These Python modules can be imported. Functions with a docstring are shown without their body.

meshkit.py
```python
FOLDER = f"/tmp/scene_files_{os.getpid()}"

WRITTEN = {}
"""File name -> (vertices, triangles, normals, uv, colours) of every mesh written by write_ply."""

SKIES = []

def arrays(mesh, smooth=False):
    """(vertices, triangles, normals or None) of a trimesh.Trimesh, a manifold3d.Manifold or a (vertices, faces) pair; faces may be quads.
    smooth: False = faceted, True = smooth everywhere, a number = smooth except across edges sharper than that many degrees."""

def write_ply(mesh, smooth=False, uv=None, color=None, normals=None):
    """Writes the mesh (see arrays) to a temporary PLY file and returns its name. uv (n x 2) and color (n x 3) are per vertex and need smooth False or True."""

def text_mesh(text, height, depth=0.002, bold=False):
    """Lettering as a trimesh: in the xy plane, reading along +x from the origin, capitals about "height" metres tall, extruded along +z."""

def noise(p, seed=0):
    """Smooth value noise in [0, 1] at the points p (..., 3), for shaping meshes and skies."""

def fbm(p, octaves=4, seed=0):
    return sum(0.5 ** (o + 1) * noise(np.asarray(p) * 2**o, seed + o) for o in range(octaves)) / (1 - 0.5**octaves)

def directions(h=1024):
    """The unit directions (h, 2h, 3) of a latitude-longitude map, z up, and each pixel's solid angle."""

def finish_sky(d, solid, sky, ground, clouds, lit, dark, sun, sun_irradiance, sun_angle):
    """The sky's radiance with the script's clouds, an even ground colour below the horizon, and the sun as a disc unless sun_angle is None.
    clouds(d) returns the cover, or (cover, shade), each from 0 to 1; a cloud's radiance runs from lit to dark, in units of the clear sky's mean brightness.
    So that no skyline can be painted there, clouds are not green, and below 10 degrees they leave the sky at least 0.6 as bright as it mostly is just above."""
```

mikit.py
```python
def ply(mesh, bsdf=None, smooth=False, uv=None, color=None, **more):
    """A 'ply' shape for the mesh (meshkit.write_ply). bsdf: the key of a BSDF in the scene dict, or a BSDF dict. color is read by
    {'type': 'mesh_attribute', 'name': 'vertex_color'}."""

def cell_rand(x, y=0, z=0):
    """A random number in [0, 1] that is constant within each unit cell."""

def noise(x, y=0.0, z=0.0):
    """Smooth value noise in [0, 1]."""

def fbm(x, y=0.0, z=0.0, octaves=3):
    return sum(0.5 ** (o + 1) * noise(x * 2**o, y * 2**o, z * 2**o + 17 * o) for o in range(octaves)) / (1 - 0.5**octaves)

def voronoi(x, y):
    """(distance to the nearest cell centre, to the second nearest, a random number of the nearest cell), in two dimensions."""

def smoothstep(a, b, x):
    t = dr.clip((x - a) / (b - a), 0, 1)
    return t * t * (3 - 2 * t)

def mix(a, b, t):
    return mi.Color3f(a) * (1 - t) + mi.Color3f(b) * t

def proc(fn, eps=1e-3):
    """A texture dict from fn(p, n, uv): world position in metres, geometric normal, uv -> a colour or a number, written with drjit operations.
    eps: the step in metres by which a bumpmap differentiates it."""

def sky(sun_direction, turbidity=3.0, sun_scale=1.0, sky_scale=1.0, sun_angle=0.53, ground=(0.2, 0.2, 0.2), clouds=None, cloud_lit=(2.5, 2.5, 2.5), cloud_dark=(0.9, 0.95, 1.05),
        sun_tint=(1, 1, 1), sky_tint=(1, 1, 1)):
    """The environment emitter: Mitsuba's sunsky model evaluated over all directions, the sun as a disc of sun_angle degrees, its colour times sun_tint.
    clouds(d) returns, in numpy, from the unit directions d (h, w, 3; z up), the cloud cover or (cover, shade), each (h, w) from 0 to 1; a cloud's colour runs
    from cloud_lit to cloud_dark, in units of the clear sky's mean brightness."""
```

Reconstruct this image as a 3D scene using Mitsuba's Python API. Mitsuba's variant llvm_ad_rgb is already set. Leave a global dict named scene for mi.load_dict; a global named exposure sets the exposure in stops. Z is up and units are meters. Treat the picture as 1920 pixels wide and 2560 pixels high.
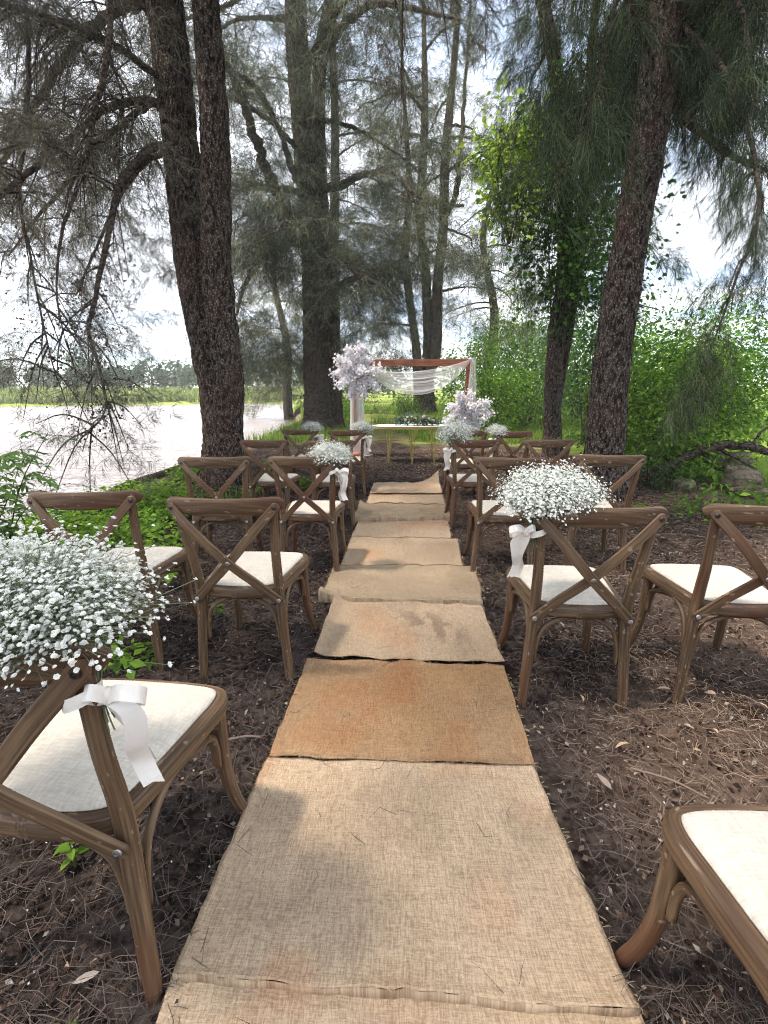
import math
import numpy as np
import drjit as dr
import mitsuba as mi
import mikit, meshkit
from mikit import proc, smoothstep, mix

T = mi.ScalarTransform4f
PI = math.pi
scene, labels = {'type': 'scene'}, {}

# ------------------------------------------------------------------ camera, light, exposure
PITCH, ROLL, EYE = math.radians(14.727), math.radians(-0.262), (0.0, 0.0, 1.2407)
_c, _s = math.cos(PITCH), math.sin(PITCH)
_up = [-math.sin(ROLL), math.cos(ROLL) * _s, math.cos(ROLL) * _c]
scene['haze_air'] = {'type': 'homogeneous', 'albedo': {'type': 'rgb', 'value': [0.94, 0.95, 0.96]}, 'sigma_t': 0.0009}
scene['camera'] = {'type': 'perspective', 'fov': 77.52, 'fov_axis': 'x', 'near_clip': 0.05, 'far_clip': 3000.0, 'medium': {'type': 'ref', 'id': 'haze_air'},
                   'to_world': T().look_at(origin=list(EYE), target=[0.0, _c, EYE[2] - _s], up=_up)}


def cloud_cover(d):
    p = d / np.maximum(d[..., 2:3], 0.06) * 0.8
    p = np.stack([p[..., 0], p[..., 1], p[..., 2] * 0 + 3.0], -1)
    n = meshkit.fbm(p, 5, 4)
    m = meshkit.fbm(p * 2.3, 4, 11)
    return np.clip(0.5 + (n - 0.36) * 3.2, 0.4, 1.0), np.clip((m - 0.35) * 1.6, 0, 1)


scene['sky'] = mikit.sky((-0.45, -0.14, 1.0), turbidity=3.5, sun_scale=0.6, sky_scale=1.0, sun_angle=5.0, sun_tint=(0.93, 0.98, 1.07), clouds=cloud_cover,
                         cloud_lit=(2.2, 2.3, 2.48), cloud_dark=(1.15, 1.26, 1.45), ground=(0.12, 0.12, 0.08))
exposure = 3.35


# ------------------------------------------------------------------ helpers
def rng_of(n):
    return np.random.default_rng(n)


def norm(v):
    return v / np.maximum(np.linalg.norm(v, axis=-1, keepdims=True), 1e-9)


def lab(key, label=None, cat=None, group=None, kind=None):
    d = {}
    for a, b in (('label', label), ('category', cat), ('group', group), ('kind', kind)):
        if b:
            d[a] = b
    labels[key] = d


USED = {}


def numbered(name):
    USED[name] = USED.get(name, -1) + 1
    return name if USED[name] == 0 else f'{name}_{USED[name]:03d}'


def put(key, mesh, bsdf, smooth=False, uv=None, color=None, to_world=None):
    """One entry; a repeated key takes the next number."""
    k = numbered(key)
    d = mikit.ply(mesh, bsdf, smooth=smooth, uv=uv, color=color)
    if to_world is not None:
        d['to_world'] = to_world
    scene[k] = d
    return k


def reuse(key, d, to_world):
    k = numbered(key)
    scene[k] = {**d, 'to_world': to_world}
    return k


class Bag:
    """Collects pieces of one mesh: vertices, triangles, uv, colours."""

    def __init__(self):
        self.v, self.f, self.c, self.u, self.n = [], [], [], [], 0

    def add(self, v, f, c=None, uv=None):
        v, f = np.asarray(v, float), np.asarray(f, int)
        if f.shape[1] == 4:
            f = np.vstack([f[:, [0, 1, 2]], f[:, [0, 2, 3]]])
        self.v.append(v)
        self.f.append(f + self.n)
        self.n += len(v)
        if c is not None:
            self.c.append(np.broadcast_to(np.asarray(c, float), (len(v), 3)))
        if uv is not None:
            self.u.append(uv)
        return self

    def get(self):
        return ((np.vstack(self.v), np.vstack(self.f)), np.vstack(self.c) if self.c else None, np.vstack(self.u) if self.u else None)

    def put(self, key, bsdf, smooth=False, to_world=None):
        m, c, u = self.get()
        return put(key, m, bsdf, smooth=smooth, uv=u, color=c, to_world=to_world)


def spline(pts, n):
    """n points on a Catmull-Rom curve through rows of any width."""
    p = np.asarray(pts, float)
    if len(p) < 3:
        t = np.linspace(0, 1, n)[:, None]
        return p[0] * (1 - t) + p[-1] * t
    e = np.vstack([2 * p[0] - p[1], p, 2 * p[-1] - p[-2]])
    t = np.linspace(0, len(p) - 1 - 1e-9, n)
    i, u = t.astype(int), (t - t.astype(int))[:, None]
    a, b, c, d = e[i], e[i + 1], e[i + 2], e[i + 3]
    return 0.5 * (2 * b + (c - a) * u + (2 * a - 5 * b + 4 * c - d) * u**2 + (3 * b - a - 3 * c + d) * u**3)


def frames(p):
    t = norm(np.gradient(p, axis=0))
    ref = np.array([0, 0, 1.0]) if abs(t[:, 2]).mean() < 0.8 else np.array([0, 1.0, 0])
    a = norm(np.cross(t, ref))
    return t, a, np.cross(t, a)


def tube(p, r, sides=8, caps=True, ry=None):
    """(v, f, uv) of a tube along rows of points; r per row (ry the second radius)."""
    p = np.asarray(p, float)
    r = np.broadcast_to(np.asarray(r, float), (len(p),))
    ry = r if ry is None else np.broadcast_to(np.asarray(ry, float), (len(p),))
    t, a, b = frames(p)
    g = np.arange(sides + 1) * 2 * PI / sides
    v = p[:, None] + np.cos(g)[None, :, None] * a[:, None] * r[:, None, None] + np.sin(g)[None, :, None] * b[:, None] * ry[:, None, None]
    L = np.concatenate([[0], np.cumsum(np.linalg.norm(np.diff(p, axis=0), axis=1))])
    uv = np.stack(np.broadcast_arrays(g[None, :] * np.maximum(r.mean(), 1e-4), L[:, None]), -1)
    m = sides + 1
    i, j = np.meshgrid(np.arange(len(p) - 1), np.arange(sides), indexing='ij')
    q = np.stack([i * m + j, (i + 1) * m + j, (i + 1) * m + j + 1, i * m + j + 1], -1).reshape(-1, 4)
    f = np.vstack([q[:, [0, 3, 2]], q[:, [0, 2, 1]]])
    v, uv = v.reshape(-1, 3), uv.reshape(-1, 2)
    if caps:
        n = len(v)
        v = np.vstack([v, p[:1], p[-1:]])
        uv = np.vstack([uv, uv[:1], uv[-1:]])
        j = np.arange(sides)
        e = (len(p) - 1) * m
        f = np.vstack([f, np.stack([j * 0 + n, j + 1, j], 1), np.stack([j * 0 + n + 1, e + j, e + j + 1], 1)])
    return v, f, uv


def loft(rings):
    """(v, f) of a closed solid through rings (k, n, 3), capped with fans."""
    R = np.asarray(rings, float)
    k, n = R.shape[:2]
    i, j = np.meshgrid(np.arange(k - 1), np.arange(n), indexing='ij')
    q = np.stack([i * n + j, i * n + (j + 1) % n, (i + 1) * n + (j + 1) % n, (i + 1) * n + j], -1).reshape(-1, 4)
    v = np.vstack([R.reshape(-1, 3), R[0].mean(0), R[-1].mean(0)])
    j = np.arange(n)
    f = np.vstack([q[:, [0, 1, 2]], q[:, [0, 2, 3]], np.stack([j * 0 + k * n, (j + 1) % n, j], 1),
                   np.stack([j * 0 + k * n + 1, (k - 1) * n + j, (k - 1) * n + (j + 1) % n], 1)])
    return v, f


def bar(p, w, t, side, rnd=0.25):
    """A flat bar along rows of points p: w wide along 'side', t thick, edges eased. (v, f, uv)"""
    p = np.asarray(p, float)
    tt = norm(np.gradient(p, axis=0))
    s = norm(np.broadcast_to(np.asarray(side, float), p.shape) - (np.broadcast_to(np.asarray(side, float), p.shape) * tt).sum(1, keepdims=True) * tt)
    n = np.cross(tt, s)
    w = np.broadcast_to(np.asarray(w, float), (len(p),))
    e = min(t * rnd, 0.004)
    prof = [(-1, 0, 0, -1), (-1, 1, 0, -1), (1, -1, 0, -1), (1, 0, 0, -1)]
    hw, ht = w / 2, t / 2
    ring = [(-hw, -ht + e), (-hw + e, -ht), (hw - e, -ht), (hw, -ht + e), (hw, ht - e), (hw - e, ht), (-hw + e, ht), (-hw, ht - e)]
    ring = [(np.broadcast_to(a, hw.shape), np.broadcast_to(b, hw.shape)) for a, b in ring]
    R = np.stack([p + a[:, None] * s + b[:, None] * n for a, b in ring], 1)
    v, f = loft(R)
    L = np.concatenate([[0], np.cumsum(np.linalg.norm(np.diff(p, axis=0), axis=1))])
    uv = np.stack([np.stack([a + 0.3 * b, L], -1) for a, b in ring], 1).reshape(-1, 2)
    return v, f, np.vstack([uv, uv[:1], uv[-1:]])


def box(c, s, bev=0.004):
    """A chamfered box (v, f)."""
    c, s = np.asarray(c, float), np.asarray(s, float) / 2
    b = min(bev, s.min() * 0.8)
    rings = []
    for z, k in ((-s[2], b), (-s[2] + b, 0), (s[2] - b, 0), (s[2], b)):
        x, y = s[0] - k, s[1] - k
        e = b
        rings.append([(x, -y + e, z), (x, y - e, z), (x - e, y, z), (-x + e, y, z), (-x, y - e, z), (-x, -y + e, z), (-x + e, -y, z), (x - e, -y, z)])
    v, f = loft(np.array(rings))
    return v + c, f


def yaw_matrix(a):
    return np.array([[math.cos(a), -math.sin(a), 0], [math.sin(a), math.cos(a), 0], [0, 0, 1.0]])


def rotations(yaw, pitch, roll):
    """(n, 3, 3) rotation matrices Rz(yaw) Ry(pitch) Rx(roll)."""
    cy, sy, cp, sp, cr, sr = np.cos(yaw), np.sin(yaw), np.cos(pitch), np.sin(pitch), np.cos(roll), np.sin(roll)
    return np.stack([np.stack([cy * cp, cy * sp * sr - sy * cr, cy * sp * cr + sy * sr], -1),
                     np.stack([sy * cp, sy * sp * sr + cy * cr, sy * sp * cr - cy * sr], -1),
                     np.stack([-sp, cp * sr, cp * cr], -1)], -2)


def scatter(v, f, c, pos, rot, scale, tint):
    """Copies of (v, f, c) under rotations and scales at pos, colours times tint. -> (v, f, c)"""
    n, m = len(pos), len(v)
    V = np.einsum('nij,mj->nmi', rot * np.asarray(scale).reshape(-1, 1, 1), v) + pos[:, None]
    F = f[None] + (np.arange(n) * m)[:, None, None]
    C = np.clip(np.asarray(c)[None] * np.asarray(tint)[:, None], 0, 1)
    return V.reshape(-1, 3), F.reshape(-1, 3), np.broadcast_to(C, (n, m, 3)).reshape(-1, 3)


# ------------------------------------------------------------------ terrain
def shore_x(y):
    w = 0.12 * np.sin(y * 1.3) + 0.08 * np.sin(y * 3.1 + 1)
    near = -3.85 + 0.45 * np.clip((6.6 - y) / 2.4, 0, 1)
    return np.where(y < 22, near + w * 0.5, -3.85 - (y - 22) * 0.175 + w * 0.5)


def far_shore(x):
    return 68.5 + (x + 13) * 0.2


def terrain(x, y, fine=True):
    x, y = np.asarray(x, float), np.asarray(y, float)
    base = -0.026 * np.clip(y, -4, 12)
    base = base + 0.02 * (meshkit.noise(np.stack([x * 0.7, y * 0.7, x * 0], -1), 3) - 0.5) * np.clip((np.abs(x - 0.2) - 0.5) / 1.0, 0, 1)
    k = 1 - np.clip(np.abs(y - 6) - 2, 0, 8) / 8
    far = np.clip((y - 12) / 20, 0, 1)
    base = base + far * 0.35 * (meshkit.noise(np.stack([x * 0.09, y * 0.09, x * 0], -1), 5) - 0.5)
    inn = np.minimum(shore_x(y) - x, far_shore(x) - y)
    s = np.clip((inn + 0.15) / 1.3, 0, 1)
    base = base - 1.7 * s * s * (3 - 2 * s)
    # a low lip along the near bank
    base = base + 0.03 * np.exp(-((x - shore_x(y) - 0.15) / 0.3) ** 2) * (y < 24)
    beyond = np.clip((y - far_shore(x)) / 14.0, 0, 1) * (x < -3 - 0.15 * y + 4)
    base = base + np.where(y > far_shore(x), -0.35 * (1 - beyond) + 0.75 * beyond, 0)
    return base


def build_ground():
    def axis(lo, hi, step, end_lo, end_hi, grow):
        a = list(np.arange(lo, hi, step))
        s = step
        while a[-1] < end_hi:
            s *= grow
            a.append(a[-1] + s)
        s = step
        b = []
        cur = lo
        while cur > end_lo:
            s *= grow
            cur -= s
            b.append(cur)
        return np.array(b[::-1] + a)

    xs, ys = axis(-2.6, 3.2, 0.038, -500, 500, 1.10), axis(0.35, 6.6, 0.038, -60, 900, 1.06)
    X, Y = np.meshgrid(xs, ys, indexing='xy')
    Z = terrain(X, Y)
    P = np.stack([X, Y, X * 0], -1)
    near = np.clip(1.6 - np.hypot(X * 0.5, Y - 3) / 6, 0, 1)
    near = near * np.where(Y < 7.2, np.clip((np.abs(X - 0.03 - 0.042 * Y) - 0.40) / 0.12, 0, 1), 1)   # trodden flat under the sacks
    Z = Z + near * (0.030 * (meshkit.fbm(P * 7, 3, 21) - 0.5) + 0.022 * (meshkit.fbm(P * 26, 2, 22) - 0.5))
    n, m = X.shape
    i, j = np.meshgrid(np.arange(n - 1), np.arange(m - 1), indexing='ij')
    q = np.stack([i * m + j, i * m + j + 1, (i + 1) * m + j + 1, (i + 1) * m + j], -1).reshape(-1, 4)
    put('ground', (np.stack([X, Y, Z], -1).reshape(-1, 3), q), 'm_ground', smooth=True)
    lab('ground', kind='structure')
    v = np.array([[-500, -60, -1.0], [-2.5, -60, -1.0], [-2.5, 24, -1.0], [-10.5, 72, -1.0], [-500, 72, -1.0]])
    put('river_water', (v, np.array([[0, 1, 2], [0, 2, 3], [0, 3, 4]])), 'm_water')
    lab('river_water', kind='structure')


# ------------------------------------------------------------------ materials
def rgb(*c):
    return {'type': 'rgb', 'value': list(c)}


def wood_color(p, n, uv):
    g = mikit.fbm(uv.x * 260, uv.y * 9, 0, 3)
    h = mikit.fbm(uv.x * 60 + 7, uv.y * 3, 1, 3)
    big = mikit.fbm(p.x * 1.4, p.y * 1.4, p.z * 2 + 5, 3)
    c = mix((0.058, 0.034, 0.0185), (0.150, 0.096, 0.054), smoothstep(0.3, 0.75, g * 0.55 + h * 0.45))
    c = mix(c, mi.Color3f(0.085, 0.034, 0.017), smoothstep(0.42, 0.62, big) * 0.7)
    c = c * (0.78 + 0.5 * mikit.fbm(p.x * 2.1 + 9, p.y * 2.1, p.z * 1.5, 2))
    scuff = smoothstep(0.74, 0.80, mikit.fbm(uv.x * 90 + p.x * 20, uv.y * 25 + p.y * 11, p.z * 30, 2))
    c = mix(c, mi.Color3f(0.30, 0.24, 0.17), scuff * 0.5)
    return mix(c, mi.Color3f(0.20, 0.155, 0.105), smoothstep(0.66, 0.8, h) * 0.2)


def seat_color(p, n, uv):
    a = mikit.noise(uv.x * 420, uv.y * 70, 0)
    b = mikit.noise(uv.x * 60, uv.y * 420, 3)
    s = mikit.fbm(p.x * 9, p.y * 9, p.z * 9, 2)
    c = mix((0.48, 0.435, 0.365), (0.68, 0.635, 0.555), a * 0.5 + b * 0.5)
    return c * (0.88 + 0.2 * s)


def seat_bump(p, n, uv):
    return dr.sin(uv.x * 1256) * dr.sin(uv.y * 1256) * 0.5 + mikit.noise(uv.x * 300, uv.y * 300, 1)


def burlap_color(p, n, uv):
    idx = dr.floor(uv.y / 10.0)
    v = uv.y - idx * 10
    u = uv.x
    r1, r2 = mikit.cell_rand(idx, 3, 1), mikit.cell_rand(idx, 7, 2)
    warp = mikit.fbm(u * 640, v * 46 + idx * 5, 0, 2)
    weft = mikit.fbm(u * 46 + idx * 9, v * 640, 2, 2)
    th = mikit.noise(u * 260, v * 260, 5)
    grain = warp * 0.45 + weft * 0.35 + th * 0.2
    c = mix((0.265, 0.190, 0.126), (0.51, 0.395, 0.275), smoothstep(0.2, 0.8, grain))
    orange = dr.select((idx > 1.5) & (idx < 2.5), mi.Float(0.78), 0.10 * r1)
    c = mix(c, c * mi.Color3f(0.80, 0.62, 0.45) * 0.85, orange * (0.75 + 0.5 * mikit.fbm(u * 3, v * 3, idx, 2)))
    grey = dr.select((idx > 3.5) & (idx < 4.5) | (idx > 6.5) & (idx < 7.5), mi.Float(0.75), 0.0)
    c = mix(c, c * mi.Color3f(0.70, 0.72, 0.72), grey)
    blush = smoothstep(0.60, 0.78, mikit.fbm(u * 4.2 + 3, v * 3.4 + idx * 2.2, 4, 2))
    c = mix(c, c * mi.Color3f(1.02, 0.74, 0.60), blush * (1 - grey) * 0.4)
    stain = smoothstep(0.62, 0.75, mikit.fbm(u * 2.6, v * 2.6 + 11 + idx * 3.7, 8, 3))
    dark = dr.select((idx > 2.5) & (idx < 3.5), smoothstep(0.42, 0.6, mikit.fbm(u * 16, v * 11, 6, 3)) * smoothstep(0.22, 0.05, dr.sqrt(dr.square(u - 0.16 + 0.5 * (v - 0.4)) + dr.square((v - 0.42) * 0.7))), 0.0)
    c = c * (1 - 0.14 * stain)
    c = mix(c, c * mi.Color3f(0.42, 0.38, 0.40), dark * 0.6)
    return c * (0.88 + 0.22 * mikit.fbm(u * 5 + idx, v * 5, 1, 2))


def burlap_bump(p, n, uv):
    return mikit.noise(uv.x * 430, uv.y * 60, 0) + mikit.noise(uv.x * 60, uv.y * 430, 2)


def ground_color(p, n, uv):
    x, y = p.x, p.y
    f = mikit.fbm(x * 55, y * 55, 0, 3)
    g = mikit.fbm(x * 9, y * 9, 2, 3)
    big = mikit.fbm(x * 0.9, y * 0.9, 4, 3)
    mulch = mix((0.013, 0.0100, 0.0092), (0.060, 0.047, 0.041), smoothstep(0.3, 0.75, f * 0.6 + g * 0.4))
    mulch = mix(mulch, mi.Color3f(0.125, 0.086, 0.064), smoothstep(0.4, 0.66, big) * 0.55 * smoothstep(0.2, 1.2, x))
    grass = mix((0.075, 0.13, 0.022), (0.20, 0.27, 0.055), mikit.fbm(x * 1.7, y * 1.7, 7, 3))
    grass = mix(grass, mi.Color3f(0.27, 0.235, 0.11), smoothstep(0.5, 0.72, mikit.fbm(x * 0.5, y * 0.35, 9, 3)) * 0.55)
    wob = mikit.fbm(x * 1.4, y * 1.4, 12, 2) - 0.5
    path = smoothstep(1.5, 0.8, dr.abs(x - 0.2 + 0.02 * y) + wob * 1.6) * smoothstep(30.0, 16.0, y)
    k = smoothstep(13.2, 15.0, y + wob * 3 + smoothstep(2.2, 5.0, x) * 3.5)
    k = dr.maximum(k, smoothstep(4.6, 5.6, x + wob * 1.2) * smoothstep(5.0, 6.5, y))
    dirt = mix((0.13, 0.085, 0.055), (0.25, 0.185, 0.115), f)
    grass = mix(grass, dirt, path * 0.6)
    bank = smoothstep(-3.3, -3.8, x + wob * 0.3) * dr.select(y < 30, mi.Float(1), mi.Float(0))
    mulch = mix(mulch, mi.Color3f(0.17, 0.135, 0.10) * (0.6 + f), bank * 0.85)
    c = mix(mulch, grass, k * dr.select((x < -3.2 - 0.17 * dr.maximum(y - 22, 0)) & (y < 40), mi.Float(0), mi.Float(1)))
    field = mix((0.15, 0.22, 0.045), (0.30, 0.34, 0.10), mikit.fbm(x * 0.12, y * 0.3, 20, 4))
    return mix(c, field, smoothstep(45, 62, y))


def bark_color(p, n, uv):
    a = mikit.fbm(p.x * 60, p.y * 60, p.z * 17, 3)
    fl = mikit.fbm(p.x * 110, p.y * 110, p.z * 60 + 3, 2)
    big = mikit.fbm(p.x * 3, p.y * 3, p.z * 1.2, 2)
    c = mix((0.017, 0.013, 0.011), (0.070, 0.054, 0.045), smoothstep(0.3, 0.7, a))
    c = mix(c, mi.Color3f(0.105, 0.050, 0.034), smoothstep(0.48, 0.66, big) * 0.22)
    return mix(c, mi.Color3f(0.23, 0.215, 0.19), smoothstep(0.55, 0.68, fl) * smoothstep(0.35, 0.55, a) * 0.8)


def bark_bump(p, n, uv):
    return mikit.fbm(p.x * 60, p.y * 60, p.z * 18, 3)


def limb_color(p, n, uv):
    a = mikit.fbm(p.x * 50, p.y * 50, p.z * 50, 2)
    return mix((0.026, 0.020, 0.017), (0.12, 0.098, 0.082), smoothstep(0.3, 0.75, a))


def water_bump(p, n, uv):
    x, y = p.x, p.y
    return mikit.fbm(x * 1.1 + 0.4 * y, y * 2.6, 1, 3) + 0.35 * mikit.fbm(x * 5, y * 9, 3, 2)


def water_color(p, n, uv):
    return mix((0.175, 0.150, 0.140), (0.235, 0.205, 0.20), mikit.fbm(p.x * 0.15, p.y * 0.3, 5, 3))


def stone_color(p, n, uv):
    a = mikit.fbm(p.x * 14, p.y * 14, p.z * 14, 4)
    b = mikit.fbm(p.x * 60, p.y * 60, p.z * 60, 2)
    c = mix((0.07, 0.058, 0.046), (0.24, 0.195, 0.145), smoothstep(0.3, 0.7, a * 0.6 + b * 0.4))
    return mix(c, mi.Color3f(0.07, 0.085, 0.045), smoothstep(0.55, 0.7, mikit.fbm(p.x * 8, p.y * 8, p.z * 8 + 9, 2)) * 0.5)


def timber_color(p, n, uv):
    g = mikit.fbm(p.x * 3, p.y * 60, p.z * 60, 3)
    h = mikit.fbm(p.x * 6, p.y * 9, p.z * 6, 2)
    return mix((0.11, 0.030, 0.014), (0.30, 0.105, 0.045), smoothstep(0.25, 0.75, g * 0.6 + h * 0.4))


def chiffon_opacity(p, n, uv):
    return 0.26 + 0.34 * smoothstep(0.35, 0.7, mikit.fbm(uv.x * 34, uv.y * 1.5, 0, 3))


def principled(color, rough=0.6, spec=0.4, **k):
    return {'type': 'principled', 'base_color': color, 'roughness': rough, 'specular': spec, **k}


VC = {'type': 'mesh_attribute', 'name': 'vertex_color'}
scene['m_wood'] = principled(proc(wood_color), 0.5, 0.35)
scene['m_seat'] = {'type': 'bumpmap', 'arbitrary': proc(seat_bump, 5e-4), 'scale': 0.0006, 'bsdf': {'type': 'diffuse', 'reflectance': proc(seat_color)}}
scene['m_steel'] = {'type': 'roughconductor', 'material': 'Cr', 'alpha': 0.3, 'specular_reflectance': rgb(0.45, 0.43, 0.40)}
scene['m_dark_metal'] = principled(rgb(0.05, 0.04, 0.035), 0.35, 0.6, metallic=0.7)
scene['m_burlap'] = {'type': 'twosided', 'bsdf': {'type': 'bumpmap', 'arbitrary': proc(burlap_bump, 6e-4), 'scale': 0.0009, 'bsdf': {'type': 'diffuse', 'reflectance': proc(burlap_color)}}}
scene['m_ground'] = {'type': 'diffuse', 'reflectance': proc(ground_color)}
scene['m_bark'] = {'type': 'bumpmap', 'arbitrary': proc(bark_bump, 2e-3), 'scale': 0.03, 'bsdf': {'type': 'diffuse', 'reflectance': proc(bark_color)}}
scene['m_limb'] = {'type': 'diffuse', 'reflectance': proc(limb_color)}
scene['m_water'] = {'type': 'bumpmap', 'arbitrary': proc(water_bump, 5e-3), 'scale': 0.09, 'bsdf': principled(proc(water_color), 0.10, 0.5)}
scene['m_stone'] = {'type': 'diffuse', 'reflectance': proc(stone_color)}
scene['m_timber'] = principled(proc(timber_color), 0.45, 0.4)
scene['m_matte'] = {'type': 'twosided', 'bsdf': {'type': 'diffuse', 'reflectance': VC}}
scene['m_leaf'] = {'type': 'principledthin', 'base_color': VC, 'roughness': 0.5, 'spec_trans': 0.0, 'diff_trans': 0.9, 'eta': 1.35}
scene['m_needle'] = {'type': 'twosided', 'bsdf': {'type': 'diffuse', 'reflectance': VC}}
scene['m_petal'] = {'type': 'principledthin', 'base_color': VC, 'roughness': 0.7, 'spec_trans': 0.0, 'diff_trans': 0.5, 'eta': 1.2}
scene['m_ribbon'] = {'type': 'twosided', 'bsdf': principled(rgb(0.68, 0.64, 0.58), 0.4, 0.5, sheen=0.3)}
scene['m_chiffon'] = {'type': 'mask', 'opacity': proc(chiffon_opacity), 'bsdf': {'type': 'principledthin', 'base_color': rgb(0.90, 0.89, 0.91), 'roughness': 0.8, 'diff_trans': 1.0, 'eta': 1.2}}
scene['m_brass'] = {'type': 'roughconductor', 'material': 'Au', 'alpha': 0.3, 'specular_reflectance': rgb(0.42, 0.38, 0.30)}
scene['m_white_gloss'] = principled(rgb(0.72, 0.72, 0.70), 0.15, 0.5)
build_ground()


# ------------------------------------------------------------------ burlap sacks of the aisle runner
def gz(x, y):
    return float(terrain(np.array([x]), np.array([y]))[0])


SACKS = [  # front left, front right, back right, back left (x, y); lift; wrinkle; label
    ((-0.47, 0.22), (0.52, 0.20), (0.515, 0.705), (-0.465, 0.765), 0.004, 0.004, 'flat tan burlap sack cut off by the bottom edge, nearest of the aisle runner'),
    ((-0.46, 0.745), (0.51, 0.675), (0.50, 1.34), (-0.41, 1.39), 0.020, 0.004, 'large tan burlap sack with faded pink blotches, second nearest of the aisle runner'),
    ((-0.41, 1.405), (0.51, 1.352), (0.56, 1.985), (-0.37, 2.05), 0.010, 0.004, 'orange brown burlap sack, the most rust coloured of the aisle runner'),
    ((-0.345, 2.065), (0.565, 1.995), (0.58, 2.64), (-0.30, 2.76), 0.018, 0.008, 'pale burlap sack with a dark purple stain in its middle, left edge curled up'),
    ((-0.41, 2.74), (0.60, 2.64), (0.67, 3.32), (-0.37, 3.34), 0.028, 0.011, 'coarse grey brown burlap sack with open weave and a bunched left corner'),
    ((-0.33, 3.32), (0.58, 3.31), (0.65, 4.02), (-0.29, 4.10), 0.028, 0.008, 'tan burlap sack lying just behind the coarse grey brown sack on the aisle'),
    ((-0.30, 4.04), (0.60, 4.03), (0.655, 4.72), (-0.26, 4.76), 0.014, 0.007, 'flat pale burlap sack lying in front of the crumpled folded sack'),
    ((-0.32, 4.70), (0.69, 4.74), (0.73, 5.42), (-0.28, 5.48), 0.026, 0.030, 'crumpled grey brown burlap sack with loose folds across the aisle'),
    ((-0.22, 5.40), (0.72, 5.42), (0.765, 6.14), (-0.18, 6.18), 0.016, 0.008, 'smooth tan burlap sack lying just behind the crumpled sack, second from the far end'),
    ((-0.18, 6.12), (0.76, 6.10), (0.83, 6.95), (-0.15, 6.92), 0.034, 0.010, 'tan burlap sack at the far end of the aisle runner with one corner turned up'),
]


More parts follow.
